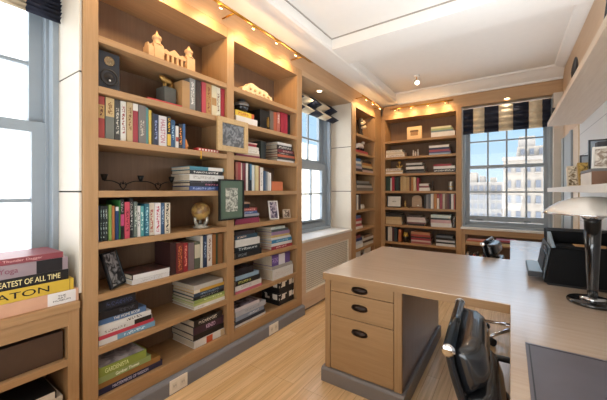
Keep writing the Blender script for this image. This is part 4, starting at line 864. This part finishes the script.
MB().lathe([(.055, 2.127), (.034, 2.132), (.028, 2.138), (.036, 2.144), (.040, 2.150), (.028, 2.156), (0, 2.157)], (-1.985, 1.925, 0), 28).build('neck', mat('141416', .3), va)
fg = thing('figurine', 'small dark bronze figurine before the black book', 'figurine', (-1.915, 2.205, 1.9204))
BRZ = mat('4a3a22', .35, metal=.7)
MB().lathe([(0, 1.9206), (.024, 1.9206), (.024, 1.935), (.018, 1.94), (0, 1.94)], (-1.915, 2.205, 0), 16).build('base', BRZ, fg)
MB().tube([(-1.915, 2.205, 1.94), (-1.915, 2.207, 1.97), (-1.915, 2.203, 2.005), (-1.915, 2.205, 2.028), (-1.915, 2.208, 2.05)], [.013, .015, .017, .010, .012], 12).build('body', mat('8c6c34', .3, metal=.8), fg, sub=1)
o = MB().box(-2.04, -1.90, 2.246, 2.417, 1.3424, 1.434).build('storage_box', mat('c06a42', .5), None, bevel=.004, loc=(-1.97, 2.33, 1.3424))
tag(o, 'plain orange box at the end of the fourth shelf row, second bookcase', 'box')
frame('white photo frame leaning back on the fifth shelf of the second bookcase', (-1.935, 2.33, 1.0555), (math.radians(-12), 0, PI2-math.radians(22)), .105, .188, .012, mat('e6e2da', .4), None, 0, photo_mat('3c2f48', 'b8a8b0', 24), .012, easel=True)
frame('small pale photo card beside the white photo frame', (-1.93, 2.53, 1.0555), (math.radians(-10), 0, PI2-math.radians(14)), .098, .092, .009, mat('c9b29a', .5), None, 0, photo_mat('5a4638', 'd9c9b6', 30), .012, easel=True)
# two black and white patterned boxes
def pattern_mat():
    m, t, b = newmat('woven_pattern'); b.inputs['Roughness'].default_value = .6
    tc = t.nodes.new('ShaderNodeTexCoord'); mp = t.nodes.new('ShaderNodeMapping'); mp.inputs['Scale'].default_value = (40, 40, 16)
    v = t.nodes.new('ShaderNodeTexVoronoi'); v.distance = 'CHEBYCHEV'; v.inputs['Scale'].default_value = .7; v.feature = 'F1'
    r = t.nodes.new('ShaderNodeValToRGB'); r.color_ramp.interpolation = 'CONSTANT'; r.color_ramp.elements[0].color = hexc('e4e0d6'); r.color_ramp.elements[1].position = .42; r.color_ramp.elements[1].color = hexc('191817')
    t.links.new(tc.outputs['Object'], mp.inputs['Vector']); t.links.new(mp.outputs['Vector'], v.inputs['Vector']); t.links.new(v.outputs['Distance'], r.inputs['Fac']); t.links.new(r.outputs['Color'], b.inputs['Base Color']); return m
PAT = pattern_mat()
for z, lab in ((.1904, 'black box with white woven band on the bottom shelf, lower of two'), (.3134, 'black box with white woven band stacked upon its twin')):
    r = thing('storage_box', lab, 'box', (-2.02, 2.49, z), 'black and white patterned boxes')
    B(-2.14, -1.905, 2.365, 2.612, z, z+.052).build('box_base', mat('151516', .5), r, bevel=.003)
    B(-2.139, -1.906, 2.366, 2.611, z+.0522, z+.105).build('woven_band', PAT, r)
    B(-2.14, -1.905, 2.365, 2.612, z+.1052, z+.120).build('lid', mat('151516', .5), r, bevel=.002)

# ------------------------------------------------------------------ things in the corner and far bookcases
sf = thing('sculpture', 'dark standing figure with white blossoms, corner bookcase top shelf', 'sculpture', (-1.97, 4.5, 2.2004))
MB().lathe([(0, 2.2006), (.05, 2.2006), (.045, 2.23), (.03, 2.30), (.045, 2.40), (.05, 2.46), (.03, 2.50), (0, 2.505)], (-1.97, 4.5, 0), 16).build('body', mat('2b211a', .5), sf)
for dy, z in ((-.05, 2.40), (.02, 2.43), (.06, 2.36), (-.02, 2.34)): MB().ball((-1.92, 4.5+dy, z), .026, 12).build('blossom', mat('d8c6a4', .6), sf)
sk = thing('sculpture', 'black and white abstract animal sculpture on the red book', 'sculpture', (-1.95, 4.45, 1.9648))
MB().tube([(-1.95, 4.25, 1.995), (-1.95, 4.33, 2.05), (-1.95, 4.45, 2.06), (-1.95, 4.56, 2.03)], [.025, .04, .045, .03], 12).build('body', mat('e6e0d6', .5), sk, sub=1)
MB().tube([(-1.95, 4.50, 2.06), (-1.95, 4.55, 2.13), (-1.95, 4.62, 2.10)], [.02, .03, .018], 10).build('head', mat('e6e0d6', .5), sk, sub=1)
for y in (4.28, 4.36, 4.48, 4.56): MB().tube([(-1.95, y, 2.035), (-1.95, y+.01, 1.9650)], [.018, .014], 8).build('leg', mat('1c1a1a', .5), sk)
for i, (y, z, r, c, lab) in enumerate(((4.42, 1.0554, .035, 'e2dcd2', 'small white pot on the fifth shelf of the corner bookcase'), (4.52, 1.0554, .028, 'd8ccb8', 'smaller cream pot beside the white pot, corner bookcase'))):
    o = MB().lathe([(0, z), (r*.7, z), (r, z+.02), (r*.95, z+.05), (r*.6, z+.065), (r*.7, z+.075), (0, z+.07)], (-1.94, y, 0), 18).build('pot', mat(c, .5), None, loc=(-1.94, y, z)); tag(o, lab, 'pot', 'small pots')
# far bookcase
fb = thing('picture_block', 'square wooden block with a dark house picture, far bookcase', 'ornament', (-1.325, 5.25, 2.2004))
B(-1.443, -1.208, 5.235, 5.275, 2.2004, 2.42).build('block', wood('d9b98a', 'e6c99c', 'x', .5, name='pale_block'), fb, bevel=.003)
m = MB(); m.prism([(-1.40, 2.33), (-1.385, 2.36), (-1.265, 2.36), (-1.25, 2.33)], 'y', 5.2325, 5.2348); m.build('house_roof', mat('6a5138', .6), fb)
B(-1.385, -1.265, 5.2325, 5.2348, 2.27, 2.329).build('house_front', mat('9c7c56', .6), fb)
for k, (x, h) in enumerate(((-1.34, .11), (-1.305, .085), (-1.265, .12))):
    o = MB().lathe([(0, 1.9204), (.018, 1.9204), (.012, 1.935), (.016, 1.9204+h*.5), (.009, 1.9204+h*.72), (.014, 1.9204+h*.85), (0, 1.9204+h)], (x, 5.24, 0), 14).build('figurine', mat('e4dccf', .5), None, loc=(x, 5.24, 1.92))
    tag(o, ('white figurine beside the white-spined stack, far bookcase', 'shortest white figurine between two others, far bookcase', 'tallest of the white figurines, far bookcase second shelf')[k], 'figurine', 'white figurines')
go = thing('ornament', 'gold anchor-shaped ornament standing on the low white stack', 'ornament', (-1.575, 5.25, 1.7284))
GM = mat('d8b060', .35, metal=.6)
MB().lathe([(0, 1.7286), (.03, 1.7286), (.03, 1.738), (.01, 1.742), (.008, 1.79), (.012, 1.80), (0, 1.80)], (-1.575, 5.25, 0), 16).build('stem', GM, go)
MB().ball((-1.575, 5.25, 1.832), .026, 16).build('ball', GM, go)
MB().tube([(-1.625, 5.25, 1.785), (-1.61, 5.25, 1.757), (-1.575, 5.25, 1.75), (-1.54, 5.25, 1.757), (-1.525, 5.25, 1.785)], .009, 8).build('crescent', GM, go)
ft = thing('sculpture', 'slim dark figure standing on the fourth shelf, far bookcase', 'sculpture', (-1.04, 5.25, 1.3424))
MB().lathe([(0, 1.3426), (.03, 1.3426), (.028, 1.352), (.012, 1.36), (.02, 1.41), (.012, 1.45), (.018, 1.48), (.012, 1.505), (0, 1.515)], (-1.04, 5.25, 0), 16).build('body', mat('3a2c22', .4, metal=.3), ft)
cu = thing('cup', 'silver beaker on the fourth shelf of the far bookcase', 'cup', (-.768, 5.25, 1.3424))
MB().lathe([(0, 1.3426), (.034, 1.3426), (.036, 1.37), (.040, 1.475), (.043, 1.49), (.040, 1.49), (.033, 1.36), (0, 1.355)], (-.768, 5.25, 0), 24).build('bowl', mat('b9b4a8', .3, metal=.7), cu)
MB().lathe([(.0375, 1.40), (.0395, 1.405), (.0395, 1.41), (.0375, 1.415)], (-.768, 5.25, 0), 24).build('ring', GM, cu)
frame('black-framed white certificate on the fifth shelf, far bookcase', (-1.664, 5.23, 1.0555), (math.radians(-5), 0, 0), .255, .205, .016, mat('121212', .35), mat('e8e5dc', .6), .078, photo_mat('a8a296', 'd6d1c6', 40), .014)
o = thing('figurine', 'tiny brass figure on a slab beside the certificate', 'figurine', (-1.475, 5.24, 1.0554))
B(-1.53, -1.42, 5.21, 5.27, 1.0554, 1.068).build('slab', mat('b08a56', .5), o, bevel=.002)
MB().lathe([(0, 1.0682), (.016, 1.0682), (.011, 1.10), (.018, 1.13), (.008, 1.15), (.013, 1.165), (0, 1.18)], (-1.475, 5.24, 0), 14).build('body', mat('c8a25a', .35, metal=.6), o)
ar = thing('ornament', 'beige arched stone ornament on a wooden base', 'ornament', (-1.275, 5.25, 1.0554))
B(-1.375, -1.185, 5.21, 5.29, 1.0554, 1.078).build('base', wood('8a6444', '9c7452', 'x', .5, name='ornament_base'), ar, bevel=.002)
m = MB(); m.prism([(-1.36, 1.0782), (-1.36, 1.20)]+[(-1.28+.08*math.cos(a), 1.20+.07*math.sin(a)) for a in [math.pi-math.pi*i/12 for i in range(1, 12)]]+[(-1.20, 1.20), (-1.20, 1.0782)], 'y', 5.225, 5.275); m.build('arch', mat('b49c84', .7, var=.12, bump=.4, scale=40), ar, bevel=.003)
MB().ball((-1.26, 5.222, 1.10), .014, 12).build('stud', mat('e8e0d0', .4), ar)
yv = thing('vase', 'yellow and dark round vase on the seventh shelf, far bookcase', 'vase', (-1.468, 5.25, .4724))
MB().lathe([(0, .4726), (.03, .4726), (.045, .50), (.05, .54), (.047, .57)], (-1.468, 5.25, 0), 24).build('lower_body', mat('2c2620', .3), yv)
MB().lathe([(.047, .57), (.040, .60), (.028, .62), (.033, .635), (0, .63)], (-1.468, 5.25, 0), 24).build('upper_body', mat('c09a3a', .35), yv)

# ------------------------------------------------------------------ open cabinet under the back window
uw = thing('window_cabinet', 'low open oak bookshelf under the back window sill', 'cabinet', (-.07, 5.3, .105))
m = B(-.607, -.56, 5.165, 5.48, .106, .765); m.build('side_panel', oak('z'), uw)
B(XR-.15, XR-.001, 5.165, 5.48, .106, .765).build('side_panel', oak('z'), uw)
B(-.56, XR-.15, 5.165, 5.185, .685, .765).build('top_rail', oak('x'), uw, bevel=.002)
B(-.56, XR-.15, 5.47, 5.48, .106, .765).build('back_panel', panel_back('x'), uw)
B(-.56, XR-.15, 5.17, 5.469, .53, .552).build('shelf', oak('x'), uw)
B(-.56, XR-.15, 5.17, 5.469, .106, .16).build('shelf', oak('x'), uw)
cw = [('c9b08a', 'tan book'), ('c85a3a', 'orange-red book'), ('e0d6c0', 'cream book'), ('d8b048', 'yellow book'), ('a83a3a', 'red book')]
def under(x, z, L, t, c, lab): book((x, 5.19, z), 0, True, L, .2, t, c, [], lab, 'books under the back window')
under(-.555, .5524, .30, .028, 'cfae78', 'tan book lying under the back window, beside the far bookcase')
under(-.545, .5808, .26, .022, 'd2663a', 'orange book lying on the tan one under the back window')
under(-.19, .5524, .28, .032, 'd8c48a', 'pale yellow book lying under the back window behind the chair')
under(-.18, .5848, .26, .022, '5a2a24', 'dark brown book lying on the pale yellow one, back window')
under(-.17, .6072, .24, .024, 'b03a44', 'red book topmost of the pile under the back window')
for i, (t, h, c, d) in enumerate(((.03, .24, 'e4dfd6', 'white'), (.025, .22, '2a3a5a', 'navy'), (.03, .23, 'c8502e', 'orange'), (.028, .25, '3a2a2a', 'dark brown'), (.035, .22, 'd0a03a', 'mustard'), (.03, .24, '7a2a3a', 'maroon'), (.03, .23, 'ded6c8', 'ivory'), (.03, .24, '2e4a44', 'dark green'))):
    book((-.545+.042*i, 5.19, .1604), 0, False, h, .18, t, c, [], '%s book standing on the lowest shelf under the back window' % d, 'books under the back window')

# ------------------------------------------------------------------ things on the right-hand shelves
Z1 = 1.3704
def slab(name, lab, cat, x0, x1, y0, y1, h, c, tilt=0., face=None, grp=None):
    """a card or block standing across the shelf, facing -y"""
    r = thing(name, lab, cat, ((x0+x1)/2, (y0+y1)/2, Z1), grp, local=True); r.rotation_euler = (math.radians(tilt), 0, 0)
    w = (x1-x0)/2; d = (y1-y0)/2
    B(-w, w, -d, d, 0, h).build('block', mat(c, .5), r, bevel=.002)
    if face: B(-w+.008, w-.008, -d-.0012, -d-.0002, .008, h-.008).build('print', face, r)
    return r
slab('photo_block', 'white card block with dark print, first on the lower wall shelf', 'photo block', .37, .45, 3.10, 3.15, .165, 'd9cbb2', -17, photo_mat('6a5230', 'e4d8c0', 30), 'blocks and frames on the lower wall shelf')
slab('photo_block', 'gold-edged block leaning beside the white card block', 'photo block', .38, .47, 2.70, 2.74, .17, 'a88440', -24, photo_mat('4a3a1c', 'c8a860', 30), 'blocks and frames on the lower wall shelf')
def clear_frame(lab, x0, x1, y, h):
    r = thing('framed_picture', lab, 'picture frame', ((x0+x1)/2, y, Z1), 'blocks and frames on the lower wall shelf')
    m = MB(); z = Z1
    m.box(x0, x0+.009, y, y+.02, z, z+h).box(x1-.009, x1, y, y+.02, z, z+h).box(x0+.009, x1-.009, y, y+.02, z, z+.009).box(x0+.009, x1-.009, y, y+.02, z+h-.009, z+h)
    m.build('frame_border', mat('30333a', .3), r)
    B(x0+.009, x1-.009, y+.008, y+.012, z+.009, z+h-.009).build('pane', mat('aebccb', .12, var=.05), r)
clear_frame('dark thin-edged frame standing farthest back on the lower wall shelf', .43, .56, 3.02, .235)
clear_frame('taller dark thin-edged frame behind the gold-edged block', .42, .56, 2.66, .30)
bx = thing('storage_box', 'brown and white box on the lower wall shelf under the white frame', 'box', (.45, 2.35, Z1))
B(.36, .555, 2.20, 2.50, Z1, Z1+.075).build('box_body', mat('7a5a46', .6), bx, bevel=.002)
B(.3585, .3598, 2.205, 2.495, Z1+.004, Z1+.071).build('white_side', mat('dfdad2', .5), bx)
B(.358, .556, 2.198, 2.502, Z1+.0755, Z1+.090).build('lid', mat('6a6a6c', .5), bx, bevel=.002)
r = frame('white photo frame on the brown and white box', (.425, 2.32, Z1+.0905), (math.radians(-14), 0, math.radians(-18)), .095, .13, .012, mat('e8e6e0', .4), None, 0, photo_mat('8c7a6a', 'e2dcd2', 26), .014, group='blocks and frames on the lower wall shelf')
slab('photo_block', 'dark grey block standing behind the white frame', 'photo block', .44, .52, 2.53, 2.60, .27, '3c4048', 0, None, 'blocks and frames on the lower wall shelf')
Z2 = 2.0284
ul = thing('fill_light', 'long low white uplight added on the upper wall shelf to brighten the ceiling', 'lamp', (.523, 2.2, Z2))  # body added around the extra ceiling light, hidden from the camera
m = MB(); m.prism([(.485, Z2), (.562, Z2), (.562, 2.236), (.556, 2.236), (.556, 2.215), (.491, 2.215), (.491, 2.200), (.485, 2.200)], 'y', .72, 3.66); m.build('housing', mat('dcd8d0', .5), ul)
B(.4915, .5555, .73, 3.65, 2.2155, 2.222).build('diffuser', emit('eef4ff', 3), ul)
fgx = thing('figurine', 'dark figurine with a white foot at the upper shelf edge', 'figurine', (.355, 2.70, Z2))
MB().lathe([(0, Z2+.0002), (.022, Z2+.0002), (.026, Z2+.03), (.014, Z2+.06), (0, Z2+.061)], (.355, 2.70, 0), 16).build('foot', mat('d8d2cc', .4), fgx)
MB().tube([(.355, 2.70, Z2+.058), (.352, 2.68, Z2+.10), (.358, 2.66, Z2+.15), (.355, 2.63, Z2+.19)], [.014, .020, .017, .006], 12).build('body', mat('2b211c', .4), fgx, sub=1)
o = thing('bookend', 'black bookend with a chrome edge at the far end of the upper shelf', 'bookend', (.36, 3.72, Z2))
B(.33, .40, 3.70, 3.78, Z2, Z2+.10).build('block', mat('1c1c1e', .4), o, bevel=.003)
B(.3285, .3298, 3.70, 3.78, Z2, Z2+.05).build('chrome_edge', CHROME, o)
frame('thin black frame leaning on the upper wall shelf', (.42, 2.12, Z2+.0005), (math.radians(-6), 0, math.radians(-80)), .30, .36, .012, mat('17171a', .35), mat('ddd8d0', .6), .05, photo_mat('8a8a8c', 'cfcac2', 20), .016)

# ------------------------------------------------------------------ the city outside
def facade(c, cw_): return mat(c, .8, var=.04, scale=.4)
STONE = mat('82786d', .85, var=.06, scale=.5); STONE2 = mat('7b736b', .85, var=.06, scale=.5); PANE = mat('4e5056', .6, var=.1, scale=.3)
def block_windows(root, x0, x1, z0, z1, y, nx, nz, w, h):
    k = 0
    for i in range(nx):
        for j in range(nz):
            xc = x0+(i+.5)*(x1-x0)/nx; zc = z0+(j+.5)*(z1-z0)/nz
            f = B(xc-w/2, xc+w/2, y-.25, y+.1, zc-h/2, zc+h/2).build('window', PANE, root)
            B(xc-w/2-.1, xc+w/2+.1, y-.35, y+.1, zc-h/2-.22, zc-h/2-.02).build('sill', STONE2, f)
tb = thing('apartment_tower', 'pale stone apartment tower with stepped top beyond the back window', 'building', (4, 66, -25))
B(-.9, 9.5, 60, 74, -25, 6.8).build('main_block', STONE, tb)
B(1.0, 6.0, 61, 72, 6.8, 8.6).build('setback', STONE, tb)
B(1.2, 3.4, 61.5, 68, 8.6, 10.3).build('rooftop_tower', STONE2, tb)
B(4.6, 9.2, 62, 70, 8.6, 8.9).build('cornice', STONE2, tb)
B(6.0, 9.5, 60.5, 72, 6.8, 7.9).build('setback', STONE2, tb)
B(-1.1, 9.7, 59.7, 60.0, 6.3, 6.9).build('cornice', STONE2, tb)
block_windows(tb, -.8, 9.4, -6.2, 6.2, 60, 8, 5, .62, 1.15)
block_windows(tb, 1.1, 5.9, 6.9, 8.5, 61, 4, 1, .55, .9)
lb = thing('apartment_block', 'lower pale apartment block with stepped roof beyond the back window', 'building', (-5, 90, -25))
B(-9.5, -1.5, 90, 100, -25, 3.6).build('main_block', STONE2, lb)
B(-9.0, -7.2, 91, 97, 3.6, 6.2).build('roof_tower', STONE, lb)
B(-6.6, -5.4, 91, 97, 3.6, 5.2).build('roof_tower', STONE2, lb)
B(-4.2, -2.9, 91, 97, 3.6, 4.8).build('roof_tower', STONE, lb)
block_windows(lb, -9.3, -1.6, -6, 3.2, 90, 6, 4, .8, 1.4)
wb = thing('rowhouse', 'white brick building facing the side windows across the street', 'building', (-14, 6, -25))
B(-22, -13, -14, 5.2, -25, 14).build('main_block', mat('e9e6e0', .85, var=.03, scale=.6), wb)
B(-13.0, -12.6, -14, 5.3, 3.2, 3.5).build('cornice', mat('dcd6cc', .8), wb)
for q in range(5): B(-13.0, -12.85, 15.5+1.9*q, 16.3+1.9*q, -25, 4.7).build('pier', mat('dcd2c2', .85), wb)
B(-22, -13, 8.0, 30, -25, 5.0).build('tall_block', mat('e6dccb', .85, var=.04, scale=.6), wb)
